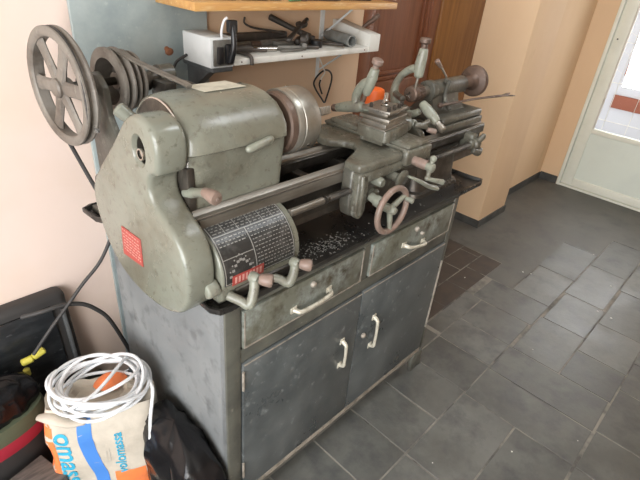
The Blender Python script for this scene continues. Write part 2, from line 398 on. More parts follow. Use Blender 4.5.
d2 = bpy.data.objects.new('door_2', None); COL.objects.link(d2); d2.location = (WX, 0, 0); d2['kind'] = 'structure'
b = new()
for (y0, y1) in ((DY1-.025, DY1), (DY0, DY0+.025)): box(b, WX-.012, WX+.06, y0, y1, 0, 2.12, bev=.003)
box(b, WX-.012, WX+.06, DY0+.025, DY1-.025, 2.09, 2.12, bev=.003)
box(b, WX-.006, WX+.06, DY0+.025, DY1-.025, 0, .018, bev=.003)
obj('door_frame', b, M['door_white'], d2)
ya, yb = DY0+.029, DY1-.029
b = new(); st = .082
box(b, WX, WX+.035, yb-st, yb, .022, 2.086, bev=.004); box(b, WX, WX+.035, ya, ya+st, .022, 2.086, bev=.004)
for (z0, z1) in ((.022,.085),(.455,.49),(2.0,2.086)): box(b, WX, WX+.035, ya+st, yb-st, z0, z1, bev=.004)
obj('door_leaf', b, M['door_white'], d2)
obj('door_panel', B(WX+.010, WX+.024, ya+st, yb-st, .085, .455), M['door_panel'], d2)
b = new()
for (yy) in (yb-st-.012, ya+st): box(b, WX-.004, WX+.014, yy, yy+.012, .49, 2.0, bev=.003)
obj('glazing_bead', b, M['white'], d2)
obj('glass_pane', B(WX+.018, WX+.021, ya+st, yb-st, .49, 2.0), M['glass'], d2)
b = new()
y0g, y1g = ya+st, yb-st
for i in range(5): 
    yy = y0g + (y1g-y0g)*(i+.5)/5+.03
    cyl(b, (WX+.05, yy, .49), (WX+.05, yy, 2.0), .0022, 6)
for z in (.56,.83,1.10,1.37,1.64): cyl(b, (WX+.05, y0g, z), (WX+.05, y1g, z), .0025, 6)
for i in range(12):
    z = .50+i*.125
    cyl(b, (WX+.052, y0g, z), (WX+.052, y1g, z+.42 if z+.42 < 2.0 else 2.0), .0012, 5)
obj('wire_grille', b, M['white'], d2)
b = new(); cyl(b, (WX-.006, yb-.03, 1.115), (WX+.002, yb-.03, 1.115), .005, 10); obj('keyhole', b, M['black'], d2)
# outside beyond the glazed door: terrace ground, low step and brick-banded wall
one('terrace_slab', B(WX+.13, WX+3.2, -2.5, 2.5, -.25, -.02), M['outdoor'], 'pale sunlit terrace paving outside the glazed white door', 'paving')
b = new(); box(b, WX+1.3, WX+1.5, -2.5, 2.5, -.02, 1.5)
t1 = thing('garden_wall', 'white garden wall with brick bands seen through the glazed door', 'wall', (WX+1.4, 0, -.02))
obj('wall_body', b, M['outdoor'], t1)
for i, (z, yy) in enumerate(((.42, .40), (.72, .38))):
    obj('brick_band', B(WX+1.285, WX+1.3, -2.4, yy+.12, z, z+.12), M['brick_out'], t1)

# wooden door
d1 = bpy.data.objects.new('door_1', None); COL.objects.link(d1); d1.location = (1.79, WY, 0); d1['kind'] = 'structure'
b = new(); box(b, 1.87, 2.308, WY-.004, WY+.06, 0, 2.12, bev=.006); box(b, 1.262, 1.87, WY+.0, WY+.06, 2.06, 2.12, bev=.004)
obj('door_frame', b, M['jamb_wood'], d1)
b = new()
box(b, 1.264, 1.352, WY+.006, WY+.05, .01, 2.055, bev=.004); box(b, 1.79, 1.866, WY+.006, WY+.05, .01, 2.055, bev=.004)
for z0, z1 in ((.01,.18),(.78,.955),(1.9,2.055)): box(b, 1.352, 1.79, WY+.006, WY+.05, z0, z1, bev=.004)
obj('door_leaf', b, M['door_wood'], d1)
for z0, z1 in ((.18,.78),(.955,1.9)):
    b = new()
    for q, (ins, yy) in enumerate(((0,.012),(.022,.022))):
        x0, x1, a0, a1 = 1.352+ins, 1.79-ins, z0+ins, z1-ins
        w = .020
        box(b, x0, x0+w, WY+yy, WY+.046, a0, a1, bev=.005); box(b, x1-w, x1, WY+yy, WY+.046, a0, a1, bev=.005)
        box(b, x0+w, x1-w, WY+yy, WY+.046, a0, a0+w, bev=.005); box(b, x0+w, x1-w, WY+yy, WY+.046, a1-w, a1, bev=.005)
    obj('panel_moulding', b, M['door_wood'], d1)
    obj('door_panel', B(1.394, 1.748, WY+.034, WY+.046, z0+.042, z1-.042), M['door_wood'], d1)

# ================================================================ BLUE SHEET
t = thing('metal_sheet', 'tall pale blue painted metal sheet standing against the wall behind the lathe', 'metal sheet', (.28, .735, 0))
obj('sheet', B(.066, .475, .728, .742, 0, 1.95, bev=.003), M['blue_panel'], t)
b = new(); 
sphere(b, (.335,.727,1.163), .011, 12, (1.3,.35,1)); sphere(b, (.327,.727,1.172), .008, 10, (1,.4,.9))
obj('rust_patch', b, M['rust_spot'], t, label='rusty orange patch')

# ================================================================ CABINET
cab = thing('metal_cabinet', 'slate grey metal cabinet with two drawers and two doors carrying the lathe', 'cabinet', (.482, .265, 0))
X1 = .965; YB = .53; ZB = .105; ZT = .795
b = new()
box(b, 0, .006, .006, YB, ZB*0+.03, ZT)                                     # left side
obj('side_panel', b, M['cab_side'], cab, label='pale scuffed left side panel')
b = new()
box(b, X1-.006, X1, .006, YB, ZB, ZT); obj('side_panel', b, M['cabinet'], cab)
obj('back_panel', B(.006, X1-.006, YB-.006, YB, .10, ZT), M['cabinet'], cab)
obj('bottom_panel', B(.006, X1-.006, .01, YB-.006, .105, .112), M['cabinet'], cab)
b = new()
box(b, 0, .042, 0, .024, .02, ZT, bev=.003); box(b, X1-.026, X1, 0, .024, .075, ZT, bev=.003)
box(b, .042, X1-.026, .002, .024, .619, .660, bev=.002)
box(b, .042, X1-.026, .002, .024, .776, ZT, bev=.002)
box(b, .465, .494, .002, .024, .66, .776, bev=.002)
obj('face_frame', b, M['cab_frame'], cab)
b = new(); prism(b, [(.042,.094),(X1-.02,.094),(X1-.02,.116),(.042,.116)], 'y', -.003, .02, bev=.003)
obj('bottom_rail', b, M['bare_edge'], cab, label='worn bare metal bottom rail')
b = new()
pr = [(X1+.012, 0), (X1+.012, .085), (X1-.075, .085), (X1-.083, .075), (X1-.086, .02), (X1-.083, 0), (X1-.075, 0), (X1-.072, .045), (X1-.055, .068), (X1-.02, .06), (X1-.005, .04), (X1, 0)]
pr = [(X1+.020, 0), (X1+.014, .09), (X1-.060, .09), (X1-.072, .07), (X1-.070, 0), (X1-.060, 0), (X1-.052, .05), (X1-.03, .068), (X1+.0, .06), (X1+.008, 0)]
pr = [(X1+.018, .0), (X1+.004, .0935), (X1-.060, .0935), (X1-.066, .06), (X1-.056, 0), (X1-.046, 0), (X1-.02, .012)]
prism(b, pr, 'y', -.004, .012, bev=.0035)
obj('foot', b, M['cab_frame'], cab)
b = new(); prism(b, [(.004,-.0),(.07,.0),(.055,.0935),(.004,.0935)], 'y', 0.0, .018, bev=.003); obj('foot', b, M['cab_frame'], cab)
for x in (.004, X1-.04): obj('foot', B(x, x+.036, YB-.03, YB-.008, 0, .0995, bev=.003), M['cab_frame'], cab)
def pull(parent, x0, z0, x1, z1, yb, r=.0062, drop=0.0):
    """cast bow pull between two flanged feet, from (x0,z0) to (x1,z1) on the plane y=yb"""
    b = new(); p = V((x0, yb, z0)); q = V((x1, yb, z1)); m = (p+q)/2; d = (q-p).normalized()
    for s, c in ((1, p), (-1, q)):
        u = V((d.z, 0, -d.x))
        prism(b, [(c.x+a*d.x+e*u.x, c.z+a*d.z+e*u.z) for a, e in ((-.011,-.008),(.009,-.011),(.009,.011),(-.011,.008))], 'y', yb-.003, yb+.0005, bev=.001)
    o_ = V((0, -.019, -drop))
    tube(b, [p+V((0,-.002,0)), p+d*.008+V((0,-.016,-drop*.4)), p.lerp(q,.25)+o_*.95, m+o_, p.lerp(q,.75)+o_*.95, q-d*.008+V((0,-.016,-drop*.4)), q+V((0,-.002,0))], [r*1.15,r,r*.85,r*.8,r*.85,r,r*1.15], 10, 5)
    return obj('handle', b, M['handle'], parent, label='worn cream cast pull handle')
def knob_(parent, x, z, yb, nm='lock_knob', r=.0085):
    b = new(); lathe(b, (x, yb, z), (0,-1,0), [(0,r),(.004,r*1.05),(.008,r*.75),(.010,r*.3)], 16); return obj(nm, b, M['bare_edge'], parent)
for (x0, x1, hx0, hx1, kx) in ((.046,.462,.200,.325,.261),(.497,.936,.657,.768,.714)):
    b = new(); box(b, x0, x1, -.003, .016, .664, .772, bev=.0025); box(b, x0+.004, x1-.004, .016, .45, .668, .735)
    dr = obj('drawer', b, M['drawer'], cab, label='drawer with mottled, blotchy paint')
    b = new(); box(b, x0+.002, x0+.005, -.0045, -.003, .666, .770); box(b, x1-.006, x1-.002, -.0045, -.003, .666, .770); box(b, x0+.006, x1-.006, -.0045, -.003, .6655, .669)
    obj('worn_edge', b, M['bare_edge'], dr)
    pull(dr, hx0, .700 if x0 < .2 else .712, hx1, .703 if x0 < .2 else .686, -.003, drop=.003)
    knob_(dr, kx, .750, -.003)
knob_(dr, .750, .722, -.003, 'lock_knob', .0065)
for i, (x0, x1) in enumerate(((.045,.480),(.483,.938))):
    b = new(); box(b, x0, x1, -.004, .016, .118, .616, bev=.003)
    dr = obj('cabinet_door', b, M['cabinet'], cab)
    b = new(); box(b, x0+.003, x1-.003, -.0052, -.0036, .611, .6145)
    obj('worn_edge', b, M['bare_edge'], dr)
    hx = .413 if i == 0 else .562
    hp = pull(dr, hx, .470 if i == 0 else .482, hx+.002, .372 if i == 0 else .362, -.004)
    if i == 1: knob_(dr, .516, .432, -.004, r=.009)
    hxp = x0-.0015 if i == 0 else x1+.0005
    for z in ((.565,.50) if i == 0 else (.40,)) + ((.22,) if i == 0 else ()):
        if i == 0 and z == .50: continue
        b = new(); cyl(b, (hxp, -.006, z-.03 if i == 0 else z-.17), (hxp, -.006, z+.03 if i == 0 else z+.14), .0035, 10); obj('hinge', b, M['bare_edge'], dr)

# ---------------------------------------------------------------- chip tray
b = new()
def tray_ring(inset, z, dzf=0.0):
    P = [(-.03,.060),(-.030,.012),(-.018,-.008),(.01,-.012),(.5,-.012),(1.085,-.012),(1.112,.0),(1.105,.04),(1.105,.575),(1.05,.59),(-.02,.59),(-.045,.578),(-.042,.52),(.0015,.44),(.0015,.10)]
    c = V((.53,.29,0)); out = []
    for x, y in P:
        v = V((x, y, 0)); d = c-v; sx = inset/abs(d.x) if abs(d.x) > .3 else 0; sy = inset/abs(d.y) if abs(d.y) > .15 else 0
        out.append((x+d.x*sx, y+d.y*sy, z))
    return out
Z0 = .7965
loft(b, [tray_ring(.004, Z0), tray_ring(0, Z0+.006), tray_ring(0, Z0+.018), tray_ring(.004, Z0+.018), tray_ring(.007, Z0+.008), tray_ring(.03, Z0+.006)], smooth=False)
one('chip_tray', b, M['tray'], 'black oily sheet metal chip tray with sharp corners on top of the cabinet', 'tray')
TZ = Z0+.0065
b = new()
for i in range(260):
    if i < 170: x = random.gauss(.345,.05); y = random.gauss(.045,.018)
    elif i < 215: x = random.uniform(.24,.44); y = random.uniform(.0,.08)
    else: x = random.uniform(.2,.8); y = random.uniform(.005,.06)
    if y < .003 or y > .10: continue
    s = random.uniform(.0010,.0024); a = random.uniform(0, PI); 
    box(b, -s, s, -s*.45, s*.45, 0, s*.6, mtx=Matrix.Translation((x, y, TZ+.0002)) @ Matrix.Rotation(a, 4, 'Z'))
one('metal_shavings', b, M['plate_print'], 'loose silvery metal shavings scattered in the black tray beside the gearbox', 'shavings', kind='stuff')

# ================================================================ LATHE
AY, AZ = .175, 1.105
lat = thing('metal_lathe', 'old grey-green bench metal lathe bolted on top of the slate cabinet', 'lathe', (.5, .15, TZ))
# bed
b = new()
bx0, bx1 = -.004, 1.19
prism(b, [(.078,.978),(.078,.952),(.088,.945),(.088,.885),(.082,.870),(.112,.870),(.104,.885),(.104,.945),(.118,.952),(.118,.978)], 'x', bx0, bx1, bev=.0015, seg=1)
prism(b, [(.200,.978),(.200,.950),(.212,.944),(.212,.885),(.204,.870),(.236,.870),(.230,.885),(.230,.944),(.242,.950),(.242,.978)], 'x', bx0, bx1, bev=.0015, seg=1)
for x in (.04,.20,.36,.52,.68,.84,1.0,1.14): box(b, x, x+.03, .100, .216, .872, .955, bev=.004)
obj('bed', b, M['oily_steel'], lat)
b = new()
prism(b, [(.080,.978),(.080,.982),(.092,.982),(.100,.992),(.108,.982),(.116,.982),(.116,.978)], 'x', bx0, bx1, bev=.0006, seg=1)
prism(b, [(.202,.978),(.202,.985),(.214,.985),(.222,.993),(.230,.985),(.240,.985),(.240,.978)], 'x', bx0, bx1, bev=.0006, seg=1)
box(b, .0, .62, .0745, .078, .955, .979)
obj('bed_ways', b, M['way_steel'], lat, label='worn bare steel bed ways')
# pedestals
def pedestal(x0, x1, y0, y1, zt):
    b = new(); secs = []
    for z, g in ((TZ, .012), (TZ+.012, .010), (TZ+.016, .0), (TZ+.035, -.004), (zt-.02, -.008), (zt, -.004)):
        pts = []; a0, a1, c0, c1 = x0-g, x1+g, y0-g, y1+g; r = .035
        for cx, cy, s in ((a1-r, c1-r, 0), (a0+r, c1-r, 1), (a0+r, c0+r, 2), (a1-r, c0+r, 3)):
            for k in range(5): th = (s + k/4)*PI/2; pts.append((cx+r*math.cos(th), cy+r*math.sin(th), z))
        secs.append(pts)
    loft(b, secs); obj('pedestal', b, M['oily_steel'], lat)
pedestal(.79, 1.035, .066, .250, .944)
pedestal(.03, .24, .085, .30, .872)
# headstock housing
def hs_prof(x, top=1.193, yf=.086, yb=.315, zb=.982, k=1.0):
    P = [(yf+.018, zb), (yf+.013, 1.03), (yf+.008, 1.075), (yf+.006, 1.104), (yf-.002, 1.109), (yf+.001, 1.135), (yf+.016, top-.036), (yf+.038, top-.017), (yf+.075, top-.004), (yf+.115, top), (yf+.165, top-.004), (yb-.035, top-.014), (yb-.008, top-.04), (yb, top-.08), (yb-.002, 1.06), (yb-.012, zb)]
    c = V((.19, 1.09))
    out = []
    for y, z in P:
        out.append((x, c.x+(y-c.x)*k, max(zb, c.y+(z-c.y)*k) if z > zb else zb))
    return out
b = new()
secs = [hs_prof(-.006, k=.80), hs_prof(-.002, k=.86), hs_prof(.006, k=.92), hs_prof(.018, k=.965), hs_prof(.035, k=.99), hs_prof(.060, k=1.0), hs_prof(.14), hs_prof(.20, k=1.0), hs_prof(.222, top=1.190, k=.995), hs_prof(.232, k=.975), hs_prof(.237, k=.94)]
loft(b, secs)
o = obj('headstock_housing', b, M['enamel'], lat)
# seam of the lid along the front
b = new(); tube(b, [(.03,.090,1.107),(.06,.088,1.107),(.16,.0875,1.107),(.225,.089,1.107)], .0012, 8, 4); obj('lid_seam', b, M['enamel_dark'], lat)
b = new(); tube(b, [(.118,.079,1.103),(.125,.076,1.104),(.150,.074,1.109),(.175,.076,1.113),(.184,.080,1.114)], [.006,.0085,.009,.0085,.006], 12, 4); obj('lid_lug', b, M['pale_enamel'], lat)
b = new()
box(b, .098,.205,.190,.268,0,.0006, mtx=Matrix.Translation((0,0,1.1945)) @ Matrix.Rotation(-.012, 4, 'X'))
for v in b.verts: v.co.z = 1.1936 + (.0006 if v.co.z > 1.1925 else 0) - max(0, v.co.y-.215)*.085
obj('instruction_paper', b, M['paper'], lat, label='yellowed paper stuck on the headstock lid')
# black collar between gear guard and housing
b = new(); lathe(b, (-.010, AY+.025, AZ-.01), (1,0,0), [(0,.080),(.003,.091),(.008,.095),(.016,.093),(.022,.084)], 40); obj('collar_ring', b, M['oily_steel'], lat)
b = new(); lathe(b, (-.003, AY+.025, AZ-.01), (1,0,0), [(0,.0945),(.002,.0965),(.004,.0945)], 40, closed=False); obj('collar_band', b, M['bright_steel'], lat)
# lower part of headstock behind the guard
b = new(); box(b, .0, .05, .12, .30, .965, 1.08, bev=.008); obj('headstock_web', b, M['oily_steel'], lat)
b = new(); box(b, -.0075, .010, .100, .29, .984, 1.082, bev=.003); obj('gap_shade_plate', b, M['oily_steel'], lat)  # dark plate added as the shade in the gap under the guard arm
# gear guard
G = [(.088,1.110),(.088,1.145),(.106,1.172),(.150,1.183),(.195,1.166),(.240,1.122),(.285,1.077),(.340,1.025),(.385,.978),(.402,.930),(.392,.880),(.362,.822),(.305,.776),(.225,.757),(.135,.762),(.065,.788),(.026,.830),(.014,.885),(.020,.935),(.046,.975),(.092,1.003),(.122,1.028),(.127,1.055),(.118,1.074),(.096,1.086)]
Gs = [(p.x, p.y) for p in catmull([V((a, c, 0)) for a, c in G], 4, True)]
b = new(); prism(b, Gs, 'x', -.074, -.008, bev=.012, seg=4, smooth=True)
gg = obj('gear_guard', b, M['enamel'], lat)
b = new(); lathe(b, (-.0755, .150, 1.117), (1,0,0), [(-.03,.034),(0,.0265),(.008,.0205),(.040,.0195)], 28)
for v in b.verts: v.co.z = 1.117 + (v.co.z-1.117)*1.28
cut(gg, b)
b = new(); lathe(b, (-.066,.150,1.117), (1,0,0), [(0,.0200),(.029,.0188),(.0295,.001)], 28, caps=False)
for v in b.verts: v.co.z = 1.117 + (v.co.z-1.117)*1.27
obj('recess', b, M['oily_steel'], gg)  # dark liner standing in for the shade inside the hole
b = new(); lathe(b, (-.074, .147, 1.111), (1,0,0), [(0,.0085),(.0,.0110),(.003,.0120),(.030,.0120)], 24, caps=False); lathe(b, (-.071, .147, 1.111), (1,0,0), [(0,.0080),(.02,.0070)], 24); obj('spindle_end', b, M['bright_steel'], gg)
b = new(); prism(b, [(.186,.912),(.270,.908),(.277,.833),(.188,.842)], 'x', -.0760, -.0738, bev=.0006, seg=1); bp = obj('maker_badge', b, M['red'], gg, label='small red maker badge')
b = new()
random.seed(3)
for z in (.903,.893,.885,.877,.869,.861,.853): 
    y = .194
    while y < .262:
        w = random.uniform(.004,.012); box(b, -.0765, -.0760, y, min(y+w,.266), z-.0016, z+.0010); y += w+.004
obj('badge_print', b, M['pale_print'], bp)
b = new(); prism(b, [(.022,.876),(.004,.862),(.000,.846),(.016,.834),(.026,.850)], 'x', -.034, -.004, bev=.006, seg=3); obj('guard_lug', b, M['pale_enamel'], gg)
b = new(); lathe(b, (-.062,.398,.965), (1,0,0), [(0,.010),(.004,.014),(.03,.014)], 16); obj('hinge_knuckle', b, M['enamel_dark'], gg)
# back gear stub behind guard
b = new(); tube(b, [(.045,.29,1.080),(.022,.308,1.098),(-.004,.325,1.124),(-.018,.335,1.140)], [.017,.016,.015,.016], 16, 5); obj('back_gear_lever', b, M['enamel'], lat)
b = new(); lathe(b, (-.002,.318,1.118), (.6,-.3,-.5), [(0,.009),(.004,.015),(.018,.015),(.022,.012)], 20); obj('back_gear_knob', b, M['enamel_dark'], lat)
b = new(); lathe(b, (-.02,.295,1.095), (0,.2,1), [(0,.008),(.01,.010),(.012,.006),(.02,.006)], 12); obj('oil_cup', b, M['enamel_dark'], lat)
# feed direction lever with pink knob between guard and headstock
b = new(); tube(b, [(.002,.120,1.024),(-.002,.085,1.038),(-.008,.055,1.052),(-.014,.028,1.061)], [.012,.010,.0085,.009], 14, 5); L_ = obj('feed_lever', b, M['pale_enamel'], lat)
b = new(); lathe(b, (-.014,.034,1.063), (.05,-1,-.02), [(0,.009),(.006,.0105),(.020,.0125),(.030,.0135),(.036,.012),(.038,.004)], 22); lathe(b, (-.0122,-.0045,1.0622), (.05,-1,-.02), [(0,.0035),(.001,.003)], 10); obj('lever_knob', b, M['knob'], L_, label='worn pink lever knob')
# spindle nose, backplate, chuck
b = new(); cyl(b, (.232, AY, AZ), (.275, AY, AZ), .036, 32); obj('spindle_nose', b, M['oily_steel'], lat)
b = new(); lathe(b, (.266, AY, AZ), (1,0,0), [(0,.030),(.0,.066),(.004,.071),(.020,.072),(.022,.075)], 56, caps=False); obj('chuck_backplate', b, M['rust_steel'], lat)
b = new(); lathe(b, (.286, AY, AZ), (1,0,0), [(0,.070),(.0,.0755),(.002,.077),(.016,.077),(.017,.0755),(.020,.0755),(.021,.077),(.066,.077),(.070,.074),(.0705,.016),(.040,.015)], 64, caps=False); ch = obj('chuck', b, M['chuck'], lat)
for k in range(3):
    a = k*2*PI/3 + 2.69
    u = V((0, math.cos(a), math.sin(a))); w = V((0, -math.sin(a), math.cos(a)))
    bb = new(); mt = Matrix(((1,0,0,.3565),(0,u.y,w.y,AY),(0,u.z,w.z,AZ),(0,0,0,1)))
    box(bb, 0, .010, .022, .076, -.009, .009, bev=.0015, mtx=mt); box(bb, .010, .022, .036, .076, -.009, .009, bev=.0015, mtx=mt); box(bb, .022, .034, .056, .076, -.009, .009, bev=.0015, mtx=mt)
    obj('chuck_jaw', bb, M['steel'], ch)
b = new(); 
for a in (1.25, 3.75): 
    c = V((.330, AY+.0765*math.cos(a), AZ+.0765*math.sin(a))); d = V((0, math.cos(a), math.sin(a)))
    b = new(); lathe(b, c-d*.002, d, [(0,.006),(.003,.0062),(.0032,.003)], 12)
    obj('key_socket', b, M['bright_steel'], ch)

# quick-change gearbox
b = new()
GY, GZ, GR = .095, .865, .092
pts = [(.175,TZ+.002),(.175,.955)]
for k in range(0, 19):
    th = math.radians(80 + k*6.4); pts.append((GY+GR*math.cos(th), GZ+.004+GR*math.sin(th)))
pts += [(.006,TZ+.02),(.02,TZ+.002)]
prism(b, pts, 'x', -.002, .214, bev=.006, seg=3, smooth=True)
gb = obj('gearbox', b, M['enamel'], lat)
def curved(b, x0, x1, a0, a1, r0, r1, n=18):
    for k in range(n):
        t0 = math.radians(a0+(a1-a0)*k/n); t1 = math.radians(a0+(a1-a0)*(k+1)/n)
        vs = []
        for x in (x0, x1):
            for t_ in (t0, t1):
                for r in (r0, r1): vs.append(b.verts.new((x, GY+r*math.cos(t_), GZ+.004+r*math.sin(t_))))
        i = lambda a, c, d: vs[a*4+c*2+d]
        b.faces.new((i(0,0,1), i(1,0,1), i(1,1,1), i(0,1,1)))
        b.faces.new((i(0,0,0), i(0,1,0), i(1,1,0), i(1,0,0)))
        if k == 0: b.faces.new((i(0,0,0), i(1,0,0), i(1,0,1), i(0,0,1)))
        if k == n-1: b.faces.new((i(0,1,0), i(0,1,1), i(1,1,1), i(1,1,0)))
        b.faces.new((i(0,0,0), i(0,0,1), i(0,1,1), i(0,1,0))); b.faces.new((i(1,0,0), i(1,1,0), i(1,1,1), i(1,0,1)))
b = new(); curved(b, .004, .196, 92, 188, GR+.0001, GR+.0012); pl = obj('threading_chart_plate', b, M['plate'], gb, label='black curved threading chart plate with silver columns')
b = new(); R0, R1 = GR+.0012, GR+.0018
def hline(x0, x1, a, w=.5): curved(b, x0, x1, a-w, a+w, R0, R1, 2)
def vline(x, a0, a1, w=.0010): curved(b, x-w, x+w, a0, a1, R0, R1, 8)
vline(.007, 94, 186); vline(.193, 94, 186); hline(.007,.193, 94); hline(.007,.193, 186)
hline(.007,.193, 121, .7); hline(.007,.085, 152); 
for x in (.040,.073,.106,.138,.166): vline(x, 97, 121, .0006)
vline(.086, 121, 186)
random.seed(5)
for r_ in range(5):
    a = 98.5+r_*4.5; x = .012
    while x < .190:
        w = random.uniform(.003,.010); hline(x, min(x+w,.190), a, .55); x += w+random.uniform(.003,.006)
for r_ in range(12):
    a = 125+r_*5.0; x = .091
    while x < .188:
        w = random.uniform(.002,.0075); hline(x, x+w, a, .55); x += w+random.uniform(.0025,.006)
for r_ in range(3):
    x = .012
    while x < .080:
        w = random.uniform(.004,.009); hline(x, min(x+w,.08), 126+r_*4.5, .7); x += w+.004
for k in range(9):
    x = .016+k*.0072; a = 176-18*math.sin(PI*k/8); hline(x, x+.0062, a, 1.6)
    hline(x+.001, x+.004, a-7, .9)
obj('chart_print', b, M['plate_print'], pl)
b = new(); curved(b, .022, .104, 176, 191, GR+.0013, GR+.0024, 6); rp = obj('warning_plate', b, M['red'], gb, label='small red plate below the chart')
b = new()
for k in range(8): x = .028+k*.0092; curved(b, x, x+.005, 178.5, 188, GR+.0024, GR+.0029, 3)
obj('plate_print', b, M['pale_print'], rp)
b = new()
for k in range(7): lathe(b, (.112+k*.0115, GY-GR*.985, GZ+.004-.012), (0,-1,-.1), [(0,.0026),(.002,.0026)], 8)
obj('selector_holes', b, M['black'], gb)
# two gearbox levers
def glever(hub, elbow, tip, kn, kd):
    b = new(); tube(b, [hub, V(hub).lerp(V(elbow), .6), elbow, V(elbow).lerp(V(tip), .5)+V((.002,-.004,.002)), tip], [.010,.0105,.0115,.0105,.0105], 14, 6)
    lathe(b, V(tip)+V((-.002,.010,0)), (.25,-1,-.1), [(0,.010),(.004,.012),(.016,.012),(.020,.010)], 18)
    l = obj('selector_lever', b, M['pale_enamel'], gb)
    b = new(); lathe(b, kn, kd, [(0,.009),(.004,.0115),(.014,.0135),(.023,.0145),(.028,.0125),(.030,.004)], 22)
    lathe(b, V(kn)+V(kd).normalized()*.0305, kd, [(0,.003),(.001,.0025)], 10)
    obj('lever_knob', b, M['knob'], l, label='worn pink lever knob')
glever((.012,.003,.832), (.036,-.036,.820), (.056,-.026,.874), (.060,-.036,.874), (.66,-.75,-.06))
glever((.128,.010,.826), (.160,-.022,.812), (.176,-.020,.858), (.180,-.030,.858), (.66,-.75,-.06))
# tumbler slot casting under the chart
b = new(); prism(b, [(.03,TZ+.004),(.004,TZ+.008),(.0,.838),(.012,.842),(.03,.842)], 'x', .03, .20, bev=.003); obj('tumbler_slot', b, M['oily_steel'], gb)

# lead screw and bearing bracket
b = new(); cyl(b, (.214,.045,.942), (.322,.045,.942), .0095, 18); obj('screw_stub', b, M['way_steel'], lat)
b = new(); cyl(b, (.322,.045,.942), (1.075,.045,.942), .0070, 18)
lathe(b, (.33,.045,.942), (1,0,0), [(0,.0098),(.006,.0098)], 18); obj('lead_screw', b, M['oily_steel'], lat)
th = new()
# helical thread
import itertools
npt = 700; prev = None
for i in range(npt):
    t_ = i/npt; x = .345+t_*.70; a = t_*.70/.0042*2*PI/ (12/12)
    pass
for i in range(165):
    x = .345+i*.0042; lathe(th, (x,.045,.942), (1,0,0), [(0,.0072),(.0012,.0096),(.0026,.0096),(.0038,.0072)], 12, caps=False)
obj('screw_thread', th, M['oily_steel'], lat)
b = new(); tube(b, [(1.055,.040,.940),(1.075,.040,.940)], .019, 18, 3); box(b, 1.05, 1.085, .045, .092, .925, .972, bev=.006); lathe(b, (1.030,.045,.942), (1,0,0), [(0,.012),(.004,.015),(.02,.015)], 18)
tube(b, [(1.060,.030,.952),(1.080,.026,.966),(1.086,.026,.974)], [.010,.010,.007], 12, 4)
obj('screw_bearing', b, M['enamel_mid'], lat)
b = new(); tube(b, [(1.040,.030,.925),(1.065,.022,.915),(1.085,.026,.922)], [.010,.012,.009], 12, 4); obj('bearing_cap', b, M['enamel_dark'], lat)

# ---------------- carriage
b = new()
sad = [(.421,.022),(.436,.014),(.590,.014),(.600,.020),(.712,.020),(.722,.030),(.722,.118),(.700,.130),(.700,.188),(.735,.196),(.745,.21),(.745,.300),(.73,.312),(.560,.312),(.520,.300),(.500,.262),(.492,.222),(.500,.196),(.530,.172),(.540,.145),(.520,.118),(.480,.096),(.440,.080),(.418,.070)]
prism(b, sad, 'z', .9935, 1.0155, bev=.006, seg=3)
prism(b, [(.422,.016),(.61,.016),(.722,.022),(.722,.074),(.422,.074)], 'z', .962, .9935, bev=.008, seg=3)
sd = obj('saddle', b, M['enamel_mid'], lat)
b = new(); box(b, .600,.712,.012,.315,1.0155,1.024, bev=.002); prism(b, [(.606,1.024),(.706,1.024),(.700,1.034),(.612,1.034)], 'y', .008, .30, bev=.002); box(b,.596,.716,.002,.026,.978,1.022,bev=.007,seg=3)
obj('cross_slide', b, M['enamel_mid'], lat)
# apron
b = new()
prism(b, [(.418,1.0),(.414,.90),(.420,.872),(.440,.862),(.470,.868),(.490,.888),(.640,.886),(.715,.905),(.722,.965),(.72,.99)], 'y', .036, .074, bev=.009, seg=3)
ap = obj('apron', b, M['enamel_dark'], lat)
b = new()
prism(b, [(.424,.992),(.420,.905),(.424,.874),(.438,.862),(.452,.866),(.462,.885),(.462,.992)], 'y', .016, .040, bev=.009, seg=3)
tube(b, [(.434,.018,.985),(.431,.013,.955),(.432,.013,.91),(.436,.015,.88)], [.006,.007,.007,.005], 10, 4)
obj('apron_web', b, M['enamel_mid'], ap)
b = new()
lathe(b, (.505,.040,.955), (0,-1,0), [(0,.013),(.012,.014),(.030,.013),(.036,.010)], 18); lathe(b, (.505,.040,.915), (0,-1,0), [(0,.016),(.018,.015),(.022,.010)], 18)
obj('apron_boss', b, M['enamel'], ap)
b = new()
for k in range(22): a = 2*PI*k/22; box(b, -.0012,.0012,-.006,.006,-.0045,.0045, mtx=Matrix.Translation((.592+.025*math.cos(a),.030,.958+.025*math.sin(a))) @ Matrix.Rotation(-a, 4, 'Y'))
lathe(b, (.592,.038,.958), (0,-1,0), [(0,.024),(.014,.024),(.015,.020)], 28)
obj('apron_gear', b, M['oily_steel'], ap)
